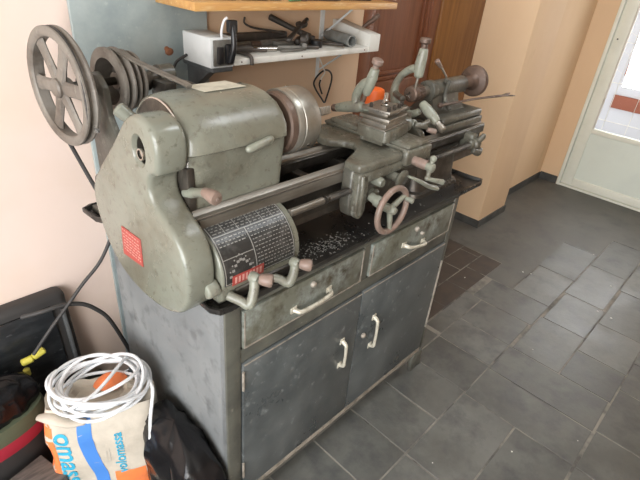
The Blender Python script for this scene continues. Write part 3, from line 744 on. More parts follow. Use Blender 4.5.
# carriage handwheel
HX, HY, HZ = .470, -.060, .914
b = new(); cyl(b, (.474,.016,.922), (.471,-.030,.916), .012, 18, .002); cyl(b, (.473,-.004,.919), (.472,-.022,.917), .0155, 18, .002); obj('handwheel_shaft', b, M['pale_enamel'], ap)
b = new()
rim = [(HX+.0590*math.cos(2*PI*k/24), HY, HZ+.0590*math.sin(2*PI*k/24)) for k in range(24)]
tube(b, rim, .0080, 12, 3, True); hw = obj('handwheel', b, M['knob'], lat, label='carriage handwheel with worn pink rim')
b = new(); lathe(b, (HX, HY+.030, HZ), (0,-1,0), [(0,.011),(.01,.012),(.034,.011),(.040,.009),(.042,.005)], 20); obj('wheel_hub', b, M['pale_enamel'], hw)
for k in range(3):
    a = 2*PI*k/3+.55; bb = new(); tube(bb, [(HX+.008*math.cos(a), HY+.006, HZ+.008*math.sin(a)), (HX+.032*math.cos(a), HY+.003, HZ+.032*math.sin(a)), (HX+.057*math.cos(a), HY, HZ+.057*math.sin(a))], [.0085,.0072,.0065], 10, 4); obj('spoke', bb, M['pale_enamel'], hw)
b = new(); tube(b, [(HX+.046,HY-.006,HZ+.022),(HX+.050,HY-.024,HZ+.020)], [.0055,.0075], 12, 3) ; obj('wheel_stud', b, M['pale_enamel'], hw)
# cross feed screw with collar and ball crank
b = new(); cyl(b, (.632,.010,.991), (.632,-.008,.990), .0125, 20, .002); lathe(b, (.632,-.006,.990), (.02,-1,-.03), [(0,.011),(.002,.0135),(.030,.0135),(.034,.011)], 26); cf = obj('cross_feed_dial', b, M['knob'], lat, label='pinkish graduated cross feed dial')
b = new(); lathe(b, (.632,-.038,.988), (0,-1,0), [(0,.010),(.012,.0125),(.022,.012),(.026,.006)], 18)
tube(b, [(.638,-.050,1.006),(.633,-.050,.986),(.630,-.050,.962)], [.006,.0075,.006], 12, 4); sphere(b, (.640,-.050,1.010), .0095, 14); sphere(b, (.629,-.050,.958), .0085, 14)
cr = obj('ball_crank', b, M['pale_enamel'], lat)
b = new(); tube(b, [(.630,-.054,.956),(.655,-.062,.948),(.680,-.070,.940)], [.0055,.0065,.0085], 12, 4); obj('crank_handle', b, M['pale_enamel'], cr)
# feed clutch knob and lever below
b = new(); lathe(b, (.570,.036,.955), (.1,-1,-.1), [(0,.012),(.03,.013),(.040,.027),(.046,.028),(.050,.022)], 26); obj('clutch_knob', b, M['enamel_mid'], ap)
b = new(); tube(b, [(.585,-.022,.962),(.62,-.035,.945),(.655,-.045,.925),(.690,-.050,.912)], [.007,.0105,.0125,.012], 14, 5, flat=.55); obj('clutch_lever', b, M['pale_enamel'], ap)
# compound rest
b = new()
prism(b, [(.560,.060),(.575,.052),(.690,.075),(.700,.085),(.692,.178),(.68,.186),(.568,.160),(.556,.150)], 'z', 1.034, 1.066, bev=.003)
prism(b, [(.575,.075),(.69,.09),(.68,.17),(.57,.15)], 'z', 1.02, 1.034)
cp = obj('compound_rest', b, M['enamel_mid'], lat)
b = new(); prism(b, [(.552,.058),(.690,.080),(.682,.168),(.552,.146)], 'z', 1.0665, 1.0705, bev=.001); prism(b, [(.560,.062),(.682,.083),(.676,.163),(.560,.142)], 'z', 1.0705, 1.083, bev=.002); obj('top_slide', b, M['steel'], cp)
b = new(); cyl(b, (.735,.085,1.050), (.765,.060,1.046), .009, 14, .002); lathe(b, (.700,.115,1.052), (.8,-.6,-.08), [(0,.020),(.030,.020),(.034,.016)], 22); tube(b, [(.752,.072,1.05),(.768,.058,1.062)], [.006,.008], 10, 3); obj('top_slide_crank', b, M['enamel_mid'], cp)
b = new(); tube(b, [(.770,.060,1.036),(.790,.045,1.030)], [.007,.009], 12, 3); obj('crank_knob', b, M['knob'], cp)
b = new(); box(b, .705,.76,.11,.19,1.034,1.075, bev=.008); sphere(b, (.725,.15,1.085), .018, 14, (1.2,1,.7)); obj('swivel_base', b, M['enamel_mid'], cp)
# tool post
b = new()
mtx = Matrix.Translation((.622,.118,0)) @ Matrix.Rotation(math.radians(8), 4, 'Z')
box(b, -.052,.052,-.046,.046,1.083,1.092, bev=.0015, mtx=mtx); box(b, -.034,.034,-.030,.030,1.092,1.104, bev=.0015, mtx=mtx); box(b, -.050,.050,-.044,.044,1.104,1.112, bev=.0015, mtx=mtx)
tp = obj('tool_post', b, M['steel'], lat)
b = new()
for (x, y) in ((-.040,-.034),(-.013,-.036),(.018,-.034),(.04,-.03),(-.040,.02),(.04,.02)):
    c = mtx @ V((x, y, 1.1118)); b = new(); lathe(b, c, (0,0,1), [(0,.0055),(.010,.0055),(.012,.004)], 6)
    obj('clamp_bolt', b, M['oily_steel'], tp)
b = new(); lathe(b, (.622,.118,1.1122), (0,0,1), [(0,.013),(.004,.013),(.006,.010),(.016,.0095),(.018,.0065),(.034,.006),(.036,.003)], 6); obj('centre_nut', b, M['bright_steel'], tp)
# orange cap behind the tool post
b = new(); lathe(b, (.765,.262,1.016), (0,0,1), [(0,.030),(.004,.033),(.080,.029),(.092,.026),(.096,.018)], 30)
one('orange_cup', b, M['orange'], 'bright orange plastic cup standing upside down behind the tool post', 'cup')

# follow rest (Y shaped arms) on the saddle
fr = bpy.data.objects.new('follow_rest', None); COL.objects.link(fr); fr.parent = lat; fr.location = V((.60,.2,1.02))-V(lat.location)
b = new()
tube(b, [(.600,.268,1.073),(.600,.235,1.083),(.600,.195,1.094),(.600,.178,1.100)], [.0120,.0150,.0160,.013], 16, 5)
tube(b, [(.600,.200,1.096),(.600,.204,1.118),(.600,.196,1.140),(.600,.180,1.158),(.600,.164,1.168)], [.012,.0125,.013,.0145,.013], 14, 6)
tube(b, [(.600,.170,1.134),(.600,.163,1.158),(.600,.157,1.180),(.600,.151,1.203)], [.0105,.0145,.0150,.0125], 16, 5)
tube(b, [(.600,.165,1.095),(.600,.150,1.100)], [.010,.009], 12, 3)
obj('rest_frame', b, M['pale_enamel'], fr)
b = new(); tube(b, [(.598,.270,1.072),(.598,.283,1.069)], [.011,.0105], 14, 3); obj('rest_jaw', b, M['rust_steel'], fr)
b = new(); cyl(b, (.600,.172,1.136), (.600,.178,1.112), .006, 12); obj('rest_jaw', b, M['rust_steel'], fr)
b = new(); cyl(b, (.600,.182,1.098), (.600,.135,1.106), .0075, 14); obj('clamp_screw', b, M['rust_steel'], fr)
b = new(); lathe(b, (.600,.1515,1.203), (0,-.26,1), [(0,.0085),(.012,.0085),(.013,.013),(.016,.0155),(.025,.0155),(.028,.012)], 20); obj('screw_knob', b, M['knob'], fr, label='pink screw knob')
b = new(); tube(b, [(.600,.178,1.098),(.625,.180,1.070),(.650,.19,1.040),(.66,.195,1.020)], [.010,.011,.013,.016], 14, 5); obj('rest_foot', b, M['enamel'], fr)
# steady rest (open ring of arms) on the bed
sr = bpy.data.objects.new('steady_rest', None); COL.objects.link(sr); sr.parent = lat; sr.location = V((.80,.16,.99))-V(lat.location)
b = new()
tube(b, [(.80,.142,1.168),(.80,.143,1.195),(.80,.141,1.220),(.80,.140,1.243)], [.0135,.0165,.0155,.0125], 16, 5)
tube(b, [(.80,.146,1.190),(.80,.172,1.182),(.80,.200,1.160),(.80,.216,1.130),(.80,.216,1.098),(.80,.198,1.070),(.80,.170,1.054),(.80,.140,1.056)], [.013,.0115,.0105,.011,.015,.0165,.015,.011], 14, 6)
tube(b, [(.80,.112,1.096),(.80,.092,1.083),(.80,.068,1.067),(.80,.052,1.056)], [.0120,.0155,.0155,.0125], 16, 5)
tube(b, [(.80,.118,1.070),(.80,.140,1.056),(.80,.160,1.050)], [.010,.012,.012], 12, 4)
obj('rest_frame', b, M['pale_enamel'], sr)
b = new(); tube(b, [(.80,.054,1.057),(.80,.034,1.044)], [.009,.0085], 12, 3); lathe(b, (.80,.044,1.050), (0,-.83,-.52), [(0,.009),(.008,.0105),(.020,.0115),(.024,.008)], 16); obj('rest_jaw', b, M['steel'], sr)
b = new(); cyl(b, (.80,.142,1.168), (.80,.146,1.132), .0045, 10); obj('rest_jaw', b, M['steel'], sr)
b = new(); lathe(b, (.80,.140,1.243), (0,-.02,1), [(0,.009),(.014,.0095),(.016,.013),(.019,.0155),(.028,.0155),(.031,.012)], 20); obj('screw_knob', b, M['rust_steel'], sr, label='brown screw knob')
b = new(); tube(b, [(.79,.205,1.105),(.775,.180,1.103),(.765,.160,1.102)], [.010,.009,.010], 12, 4); obj('rest_jaw', b, M['enamel_dark'], sr)
b = new(); prism(b, [(.085,.9935),(.235,.9935),(.232,1.012),(.205,1.035),(.19,1.06),(.155,1.052),(.13,1.03),(.09,1.012)], 'x', .786, .812, bev=.006, seg=3); obj('rest_foot', b, M['enamel_mid'], sr)
b = new(); tube(b, [(.78,.120,1.040),(.76,.105,1.045),(.745,.095,1.05)], [.008,.009,.011], 12, 4); obj('rest_hinge', (lambda q: (sphere(q, (.80,.175,1.062), .02, 14, (.9,1.1,.8)), q)[-1])(new()), M['enamel_mid'], sr)
obj('rest_clamp', b, M['enamel'], sr)

# ---------------- tailstock
ts = bpy.data.objects.new('tailstock', None); COL.objects.link(ts); ts.parent = lat; ts.location = V((1.0,AY,.99))-V(lat.location)
b = new(); box(b, .90, 1.155, .078, .250, .9935, 1.016, bev=.005, seg=3); obj('tailstock_sole', b, M['enamel_dark'], ts)
b = new()
prism(b, [(.90,.082),(1.15,.082),(1.15,.24),(.90,.24)], 'z', 1.0165, 1.040, bev=.008, seg=3)
loft(b, [[(x, AY+dy, 1.038) for x, dy in ((.915,-.05),(1.10,-.05),(1.10,.055),(.915,.055))], [(x, AY+dy, 1.062) for x, dy in ((.922,-.030),(1.08,-.030),(1.08,.035),(.922,.035))], [(x, AY+dy, 1.09) for x, dy in ((.918,-.024),(1.08,-.024),(1.08,.028),(.918,.028))]])
cyl(b, (.918, AY, AZ), (1.135, AY, AZ), .0285, 28, .004); cyl(b, (.912, AY, AZ), (.94, AY, AZ), .0325, 28, .003)
obj('tailstock_body', b, M['enamel_dark'], ts)
b = new(); cyl(b, (.875, AY, AZ), (.915, AY, AZ), .017, 24); obj('quill', b, M['steel'], ts)
b = new(); lathe(b, (.822, AY, AZ), (1,0,0), [(0,.009),(.0,.019),(.004,.024),(.022,.0255),(.024,.023),(.052,.024),(.060,.019)], 26)
for k in range(18): a = 2*PI*k/18; box(b, .847,.873,-.0018,.0018,.0225,.0262, mtx=Matrix.Translation((0,AY,AZ)) @ Matrix.Rotation(a, 4, 'X'))
dc = obj('drill_chuck', b, M['rust_steel'], ts)
b = new()
for k in range(3): a = 2*PI*k/3+.3; box(b, -.007,.004,-.0026,.0026,.002,.010, mtx=Matrix.Translation((.822,AY,AZ)) @ Matrix.Rotation(a, 4, 'X'))
obj('drill_jaw', b, M['bright_steel'], dc)
b = new(); lathe(b, (1.135, AY, AZ), (1,0,0), [(0,.020),(.02,.021),(.045,.019),(.060,.022),(.072,.030),(.078,.050),(.084,.054),(.092,.054),(.097,.050),(.098,.012)], 48); tw = obj('tailstock_wheel', b, M['rust_steel'], ts, label='solid brown tailstock handwheel')
b = new(); tube(b, [(1.0,.150,1.12),(.985,.158,1.150),(.965,.172,1.178)], [.003,.003,.0035], 10, 4); cl = obj('clamp_lever', b, M['steel'], ts)
b = new(); tube(b, [(.966,.171,1.176),(.948,.178,1.194)], [.006,.0085], 14, 3); obj('lever_knob', b, M['knob'], cl)
b = new(); tube(b, [(.985,.140,1.138),(.985,.146,1.085),(.985,.118,1.05)], [.007,.007,.009], 14, 5); lathe(b, (.985,.152,1.130), (0,-.2,1), [(0,.010),(.010,.010),(.012,.007)], 6); obj('quill_clamp', b, M['enamel_dark'], ts)
# spanner left in the tailstock
b = new()
tube(b, [(.920,.118,1.072),(1.05,.122,1.066),(1.20,.122,1.059),(1.36,.120,1.048)], [.0065,.0055,.0055,.0068], 10, 5, flat=.7)
tube(b, [(1.355,.120,1.048),(1.40,.120,1.046),(1.43,.127,1.045),(1.462,.132,1.044)], [.006,.010,.008,.003], 10, 5, flat=.5)
tube(b, [(1.395,.120,1.046),(1.43,.110,1.043),(1.455,.106,1.040)], [.008,.006,.003], 10, 5, flat=.5)
sphere(b, (.918,.118,1.072), .009, 12)
one('spanner', b, M['rust_steel'], 'long rusty steel spanner sticking out to the right from under the tailstock', 'spanner')

# ================================================================ COUNTERSHAFT DRIVE
dv = thing('belt_drive', 'brown countershaft with large six spoked wheel and cone pulley behind the headstock', 'belt drive', (.05,.47,TZ))
ax = V((math.cos(math.radians(5)), math.sin(math.radians(5)), 0)); C0 = V((-.076,.500,1.151))
def AP(s): return C0 + ax*s
u, w, _ = frame(ax)
b = new()
lathe(b, AP(0), ax, [(0,.108),(-.003,.112),(-.003,.123),(0,.127),(.004,.1275),(.010,.1185),(.015,.1185),(.021,.1275),(.025,.127),(.028,.123),(.028,.110),(.024,.106),(.002,.106)], 72, closed=True)
lathe(b, AP(0), ax, [(-.006,.006),(-.006,.017),(-.002,.021),(.026,.022),(.032,.018),(.032,.010)], 28)
for k in range(6):
    a = 2*PI*k/6-.07
    d = u*math.cos(a)+w*math.sin(a); s = d.cross(ax)
    secs = []
    for r, hw_, tk in ((.016,.0165,.008),(.05,.0155,.006),(.08,.0155,.0055),(.110,.0190,.006)):
        c = AP(.010)+d*r; secs.append([c+s*hw_*ca+ax*tk*sa for ca, sa in ((1,0),(.7,.8),(0,1),(-.7,.8),(-1,0),(-.7,-.8),(0,-1),(.7,-.8))])
    loft(b, secs)
bw = obj('spoked_wheel', b, M['pulley'], dv, label='large six spoked belt wheel')
b = new(); cyl(b, AP(-.004), AP(.30), .0095, 18); obj('countershaft', b, M['oily_steel'], dv)
b = new()
c1 = .118
lathe(b, AP(c1), ax, [(0,.054),(0,.074),(.002,.077),(.010,.077),(.012,.074),(.017,.060),(.021,.060),(.025,.074),(.027,.076),(.031,.076),(.035,.056),(.041,.056),(.044,.070),(.049,.070),(.053,.052),(.059,.052),(.062,.065),(.068,.065),(.070,.060),(.070,.02),(.05,.02),(.045,.052),(.006,.055)], 60, closed=True)
lathe(b, AP(c1), ax, [(.02,.0095),(.02,.020),(.06,.020)], 24)
obj('cone_pulley', b, M['pulley'], dv, label='stepped four groove cone pulley')
# bracket casting
b = new()
b2 = [(.505,.95),(.507,1.10),(.500,1.165),(.480,1.185),(.440,1.186),(.415,1.165),(.405,1.10),(.37,1.05),(.325,.98),(.325,TZ+.012),(.505,TZ+.012)]
prism(b, b2, 'x', -.012, .004, bev=.005, seg=2)
prism(b, [(.47,TZ+.012),(.57,TZ+.012),(.575,1.13),(.55,1.165),(.51,1.17),(.48,1.14)], 'x', .185, .200, bev=.005)
box(b, -.02, .24, .325, .575, TZ, TZ+.014, bev=.003)
lathe(b, AP(.055), ax, [(0,.012),(0,.024),(.045,.026),(.045,.012)], 24, caps=False); lathe(b, AP(.255), ax, [(0,.010),(0,.026),(.04,.026),(.04,.010)], 24, caps=False)
obj('bracket', b, M['enamel_dark'], dv)
b = new(); tube(b, [AP(.215)+V((0,.0,-.02)), AP(.24)+V((0,.0,-.005)), AP(.27)+V((0,0,-.02))], [.018,.022,.016], 14, 5); box(b, .150,.185,.44,.50,1.118,1.150,bev=.006); tube(b, [(.165,.42,1.16),(.19,.40,1.155),(.205,.38,1.150)], [.006,.007,.005], 10, 4)
obj('belt_tensioner', b, M['oily_steel'], dv)
# flat belt from cone pulley over to headstock lid
b = new()
p0 = AP(.142)+V((0,-.005,.071)); 
path = [p0+V((0,.04,-.010)), p0, V((.066,.40,1.2150)), V((.074,.32,1.2080)), V((.084,.245,1.2010)), V((.086,.225,1.1975))]
Q = catmull(path, 5); secs = []
for i, q in enumerate(Q):
    tg = (Q[min(i+1, len(Q)-1)]-Q[max(i-1, 0)]).normalized(); sd_ = tg.cross(V((0,0,1))).normalized(); up = sd_.cross(tg)
    secs.append([q+sd_*.0075+up*.003, q-sd_*.0075+up*.003, q-sd_*.005-up*.003, q+sd_*.005-up*.003])
loft(b, secs, smooth=False)
obj('drive_belt', b, mat('worn_leather_belt', (.125,.110,.090), .55, second=(.19,.17,.145), scale=30), dv)
# vee belt round the big wheel, running down
b = new()
pts = [AP(.0125)+(-u*0)+(V((0,math.cos(a),math.sin(a))))*.1175 for a in [math.radians(d) for d in range(170, -31, -14)]]
fr_ = AP(.0125)+V((0,-.1175,0))
low = V((-.070,.41,.86))
vb = [AP(.0125)+V((0,.1225*math.cos(math.radians(a)),.1225*math.sin(math.radians(a)))) for a in range(0, 361, 15)]
tube(b, vb[:-1], .0052, 8, 2, True)
tube(b, [AP(.0125)+V((0,.081,-.092)), V((-.055,.463,.949)), V((-.050,.399,.895))], .0052, 8, 4)
obj('vee_belt', b, M['rubber'], dv)
# ladder-patterned metal strip standing by the wheel
b = new()
p, q = V((-.045,.430,1.198)), V((-.045,.392,1.076))
d = (q-p).normalized(); s = V((1,0,0)); nn = d.cross(s).normalized()
secs = [[c+s*.0045+nn*.0015, c-s*.0045+nn*.0015, c-s*.0045-nn*.0015, c+s*.0045-nn*.0015] for c in (p, q)]
loft(b, secs, smooth=False)
obj('belt_scale', b, mat('speckled_strip', (.30,.29,.27), .5, .3, second=(.08,.075,.07), scale=260, lo=.48, hi=.52), dv, label='speckled narrow metal strip')

# ================================================================ SHELVES
b = new(); box(b, .304, 1.185, .53, WY-.001, 1.297, 1.319, bev=.002); us = thing('wooden_shelf', 'varnished pine shelf, the upper of the two on the wall', 'shelf', (.65,.64,1.297)); obj('shelf_board', b, M['shelf_wood'], us)
for x in (.432, 1.0):
    b = new(); box(b, x, x+.020, WY-.006, WY-.0005, 1.12, 1.2965); box(b, x+.004, x+.016, .60, WY-.006, 1.288, 1.2965)
    if x > .9: tube(b, [(x+.01,.60,1.29),(x+.01,.742,1.18)], .004, 8, 3)
    lathe(b, (x+.01, WY-.006, 1.27), (0,-1,0), [(0,.004),(.002,.003)], 8)
    obj('bracket', b, M['white_box'], us)
ws = thing('white_shelf', 'dirty white painted shelf, the lower one, covered with old tools', 'shelf', (.75,.64,1.145))
b = new(); box(b, .443, 1.072, .55, WY-.001, 1.147, 1.166, bev=.002); obj('shelf_board', b, M['white'], ws)
b = new(); prism(b, [(.55,1.147),(.749,1.147),(.749,1.238),(.55,1.208)], 'x', 1.073, 1.132, bev=.002); obj('end_block', b, M['white'], ws, label='white end block')
b = new()
for x, z in ((.47,1.156),(.72,1.156),(1.045,1.157)):
    b = new(); lathe(b, (x,.550,z), (0,-1,0), [(0,.0028),(.0015,.002)], 8); obj('screw_head', b, M['rust_steel'], ws)
b = new(); box(b, .995,1.010,.745,.7495,1.02,1.1465); box(b, .998,1.008,.60,.745,1.138,1.1465); tube(b, [(1.003,.61,1.14),(1.003,.742,1.05)], .0035, 8, 3); obj('bracket', b, M['white_box'], ws)

# knife switch box
sw = thing('switch_box', 'white metal switch box with black knife switch left of the shelf', 'switch', (.40,.62,1.14))
b = new(); bx = [(.360,.545),(.440,.545),(.440,.690),(.360,.690)]
box(b, .360, .440, .548, .690, 1.146, 1.228, bev=.003); obj('box_body', b, M['white_box'], sw)
b = new(); box(b, .367,.434,.542,.548,1.152,1.222, bev=.002); obj('switch_base', b, M['grey_tool'], sw)
b = new(); box(b, .376,.394,.532,.543,1.158,1.205,bev=.003); box(b, .402,.428,.530,.543,1.156,1.212,bev=.005); tube(b, [(.414,.530,1.165),(.418,.520,1.20),(.420,.522,1.235),(.421,.530,1.262)], [.010,.009,.008,.008], 10, 5); box(b, .408,.436,.522,.542,1.242,1.275, bev=.004)
obj('knife_switch', b, M['black'], sw, label='black knife switch lever')
b = new(); tube(b, [(.400,.550,1.224),(.398,.548,1.245),(.404,.545,1.270),(.412,.540,1.280)], .0035, 8, 5); obj('white_wire', b, M['white_cable'], sw)
b = new(); box(b, .375,.445,.56,.72,1.130,1.1455,bev=.003); prism(b, [(.60,1.130),(.745,1.130),(.745,1.05),(.71,1.05)], 'x', .395,.425,bev=.003); obj('mounting_bracket', b, M['slate_dark'], sw)
b = new(); tube(b, [(.352,.66,1.165),(.338,.70,1.135),(.328,.715,1.08),(.322,.715,1.02),(.32,.70,.95)], .0042, 10, 6)
one('black_cable', b, M['rubber'], 'thin black cable curving down beside the white switch box', 'cable')

# ---- tools on lower shelf (top z = 1.166)
SZ = 1.1665
def tool(name, label, m, build, cat='tool', group=None):
    b = new(); build(b); return one(name, b, m, label, cat, group)
def rod(b, x0, y0, x1, y1, r, z0=None, z1=None, r2=None, flat=1.0):
    z0 = SZ+r if z0 is None else z0; z1 = SZ+(r2 or r) if z1 is None else z1
    tube(b, [(x0,y0,z0), ((x0+x1)/2,(y0+y1)/2,(z0+z1)/2), (x1,y1,z1)], [r, r, r2 or r], 10, 3, flat=flat)
def pipe_(b): 
    a, c = V((1.025,.726,SZ+.021)), V((.985,.565,SZ+.021)); lathe(b, a, c-a, [(0,.016),(0,.0205),((c-a).length,.0205),((c-a).length,.016),(.02,.016)], 26, closed=True)
tool('metal_pipe', 'short dusty grey pipe lying at the right end of the shelf', M['pipe'], pipe_, 'pipe')
tool('steel_bar', 'longest dark flat bar lying along the back of the white shelf', M['dark_tool'], lambda b: box(b, .45,.80,.712,.738,SZ,SZ+.040,bev=.005))
tool('file_tool', 'grey old file lying lengthwise behind the clamp on the white shelf', M['grey_tool'], lambda b: (rod(b,.50,.668,.78,.690,.0095,flat=1.4), rod(b,.78,.690,.85,.695,.005)), 'file')
tool('bent_hook', 'bent dark iron hook hanging over the left edge of white shelf', M['dark_tool'], lambda b: tube(b, [(.462,.640,SZ+.007),(.490,.600,SZ+.008),(.500,.572,SZ+.007),(.500,.552,SZ+.006),(.500,.541,SZ-.002),(.500,.540,SZ-.018)], .006, 10, 6), 'hook')
def clampb(b): 
    tube(b, [(.49,.625,SZ+.008),(.53,.615,SZ+.014),(.555,.610,SZ+.012)], [.009,.013,.010], 12, 4); tube(b, [(.555,.608,SZ+.010),(.60,.592,SZ+.007)], [.006,.005], 10, 3)
tool('small_clamp', 'small black clamp beside a silver rod on the white shelf', M['dark_tool'], clampb, 'clamp')
tool('silver_rod', 'short silver grey rod at the front of the white shelf', M['bright_steel'], lambda b: rod(b,.560,.628,.650,.600,.0075), 'rod')
def wrench(b, a, c, r, hz=0):
    a = V(a); c = V(c); d = (c-a).normalized(); s = d.cross(V((0,0,1))).normalized()
    tube(b, [a, a.lerp(c,.5), c], [r, r*.8, r], 10, 4, flat=.7)
    for sg in (1,-1): tube(b, [c-d*r, c+d*r*1.5+s*sg*r*1.3, c+d*r*4+s*sg*r*1.2], [r*.9, r*.9, r*.5], 8, 4)
tool('open_wrench', 'long black pipe wrench lying slantwise on top of the tool pile', M['dark_tool'], lambda b: (wrench(b, (.700,.600,SZ+.032), (.840,.690,SZ+.060), .010), rod(b,.84,.69,.90,.72,.008,SZ+.058,SZ+.075)), 'wrench')
tool('iron_lever', 'dark iron lever pointing up left above the tool pile', M['dark_tool'], lambda b: tube(b, [(.735,.735,SZ+.085),(.775,.712,SZ+.066),(.82,.685,SZ+.045),(.86,.66,SZ+.028)], [.011,.0095,.010,.011], 10, 5), 'lever')
tool('curved_hook', 'thin curved black hook rising from the middle of the tool pile', M['dark_tool'], lambda b: tube(b, [(.625,.735,SZ+.085),(.620,.730,SZ+.070),(.640,.725,SZ+.058),(.680,.715,SZ+.050),(.73,.70,SZ+.045),(.765,.69,SZ+.036)], .0035, 8, 6), 'hook')
tool('tool_holder', 'round dark iron knob holder in the middle of white shelf', M['dark_tool'], lambda b: (lathe(b, (.800,.642,SZ+.024), (.5,-.85,0), [(0,.018),(.004,.023),(.022,.023),(.026,.015)], 20), rod(b,.80,.66,.845,.70,.012)), 'holder')
tool('grey_bolt', 'thick grey bolt lying at the shelf front below the iron knob', M['grey_tool'], lambda b: (rod(b,.665,.612,.745,.583,.0085), lathe(b, (.745,.583,SZ+.013), (.93,-.36,0), [(0,.0125),(.016,.0125)], 6)), 'bolt')
tool('flat_chisel', 'grey flat chisel crossing the shelf front next to the bolt', M['grey_tool'], lambda b: rod(b,.650,.578,.735,.568,.006,flat=.6), 'chisel')
tool('black_tin', 'small round black tin with shiny rim on white shelf', M['black'], lambda b: lathe(b, (.853,.618,SZ), (0,0,1), [(0,.021),(.022,.021),(.024,.019),(.022,.016)], 24), 'tin')
tool('steel_spatula', 'thin pale steel blade lying in front of the grey pipe', M['steel'], lambda b: (rod(b,.905,.672,.935,.556,.0045,flat=.6), ), 'blade')
tool('iron_rod', 'dark iron rod between the black tin and the grey pipe', M['dark_tool'], lambda b: rod(b,.890,.706,.955,.580,.0065), 'rod')
tool('cutting_tool', 'short dark lathe cutting bit behind the black tin', M['dark_tool'], lambda b: box(b, .860,.895,.665,.715,SZ,SZ+.028,bev=.004), 'cutting bit')
tool('socket_wrench', 'brown rusty rod with thick socket end just right of the switch box', M['rust_steel'], lambda b: (rod(b,.47,.690,.60,.672,.0065), lathe(b, (.60,.672,SZ+.0115), (.99,-.12,0), [(0,.0115),(.035,.0115),(.035,.007),(.03,.007)], 14)), 'socket wrench')
tool('flat_bar', 'thin grey flat bar across the middle of the white shelf', M['grey_tool'], lambda b: rod(b,.60,.655,.76,.618,.0055,flat=1.0), 'bar')
tool('dark_punch', 'short dark punch lying left of the black tin', M['dark_tool'], lambda b: rod(b,.775,.600,.825,.580,.0065), 'punch')
tool('metal_offcut', 'grey metal offcut under the black pipe wrench', M['grey_tool'], lambda b: box(b, .695,.770,.645,.672,SZ,SZ+.020,bev=.003), 'offcut')
tool('wooden_dowel', 'brown wooden dowel poking up behind the white end block', M['rust_steel'], lambda b: tube(b, [(1.150,.70,1.150),(1.175,.672,1.215),(1.205,.650,1.245),(1.222,.640,1.262)], [.006,.0075,.0095,.008], 12, 5), 'dowel')
# ---- items on upper shelf (top z = 1.319)
UZ = 1.3195
def ub(x0, y0, x1, y1, r, z=0): 
    return lambda b: tube(b, [(x0,y0,UZ+r+z),((x0+x1)/2,(y0+y1)/2,UZ+r+z),(x1,y1,UZ+r+z)], r, 10, 3)
for nm, lb, m_, f_, ct in (
    ('grey_wrench', 'grey wrench at the left end of the upper pine shelf', 'grey_tool', ub(.36,.60,.47,.575,.009), 'wrench'),
    ('pale_rod', 'pale thin rod lying left on the upper pine shelf', 'white', ub(.40,.635,.52,.62,.006), 'rod'),
    ('iron_plier', 'dark pliers on the upper pine shelf left of the green handle', 'dark_tool', lambda b: (ub(.50,.585,.58,.57,.008)(b), ub(.50,.60,.60,.60,.007)(b)), 'pliers'),
    ('steel_block', 'grey steel block on the upper pine shelf beside the green handle', 'grey_tool', lambda b: box(b,.60,.645,.575,.615,UZ,UZ+.028,bev=.003), 'block'),
    ('green_screwdriver', 'green handled screwdriver near the front of upper pine shelf', 'green', ub(.655,.552,.705,.562,.0105), 'screwdriver'),
    ('brass_fitting', 'rusty round fitting right of the green handle on upper shelf', 'rust_steel', lambda b: lathe(b,(.735,.58,UZ),(0,0,1),[(0,.017),(.02,.017),(.024,.012),(.04,.011)],18), 'fitting'),
    ('grey_file', 'grey file lying along the middle of the upper pine shelf', 'grey_tool', ub(.76,.58,.90,.568,.0075), 'file'),
    ('white_tube', 'white tube lying on the right half of the upper pine shelf', 'white', ub(.80,.605,.90,.59,.008), 'tube'),
    ('dark_chisel', 'dark chisel at the right end of the upper pine shelf', 'dark_tool', ub(.94,.60,1.08,.58,.009), 'chisel'),
    ('scrap_iron', 'small dark flat iron scrap behind the wrench on the upper shelf left', 'dark_tool', lambda b: box(b,.325,.375,.63,.655,UZ,UZ+.018,bev=.003), 'scrap'),
    ('paint_tin', 'small dark tin towards the right of the upper pine shelf', 'slate_dark', lambda b: lathe(b,(.915,.64,UZ),(0,0,1),[(0,.03),(.05,.03)],24), 'tin')):
    tool(nm, lb, M[m_], f_, ct)

# hook with black strap under the shelf
b = new(); tube(b, [(1.012,.727,1.046),(1.036,.727,1.050),(1.060,.727,1.040),(1.073,.727,1.018),(1.068,.727,.985),(1.050,.727,.935),(1.040,.727,.918),(1.018,.727,.940),(.985,.727,.975),(.968,.727,1.005),(.985,.727,1.030)], .0036, 8, 6, True)
tube(b, [(1.000,.722,1.015),(.994,.720,.998),(1.006,.722,.975),(1.016,.722,.958)], .0035, 8, 5)
one('wire_loop', b, M['black'], 'black cord loop hanging on the wall under the white shelf', 'cord')
b = new(); tube(b, [(1.000,.735,1.095),(1.012,.722,1.060),(1.022,.722,1.042),(1.004,.722,1.020),(1.0,.722,1.0)], .0025, 8, 5)
one('string', b, M['white'], 'pale string tying the black cord loop to the shelf bracket', 'string')

# ================================================================ THINGS ON THE FLOOR, LEFT
# black case leaning against the wall
case = thing('tool_case', 'black plastic case leaning on the pink wall with glossy grey film', 'case', (-.35,.66,0))
def lean(P, ang, piv): return piv + Matrix.Rotation(ang, 3, 'X') @ (V(P)-piv)
mt = Matrix.Translation((0,.655,0)) @ Matrix.Rotation(math.radians(-7), 4, 'X') @ Matrix.Translation((0,-.655,0))
b = new(); box(b, -.62,-.100,.640,.705,.012,.498, bev=.022, seg=4, mtx=mt); obj('case_shell', b, M['rubber'], case)
b = new(); box(b, -.60,-.150,.630,.642,.16,.463, bev=.003, mtx=mt); obj('film_cover', b, mat('streaked_sheen_film', (.016,.018,.020), .22, second=(.030,.033,.036), scale=9, third=(.14,.15,.16), tscale=26, tlo=.64, thi=.8, stretch=(1,1,3), bump=.25, bscale=14), case, label='glossy dark film panel')  # pale noise streaks paint reflections into the film colour
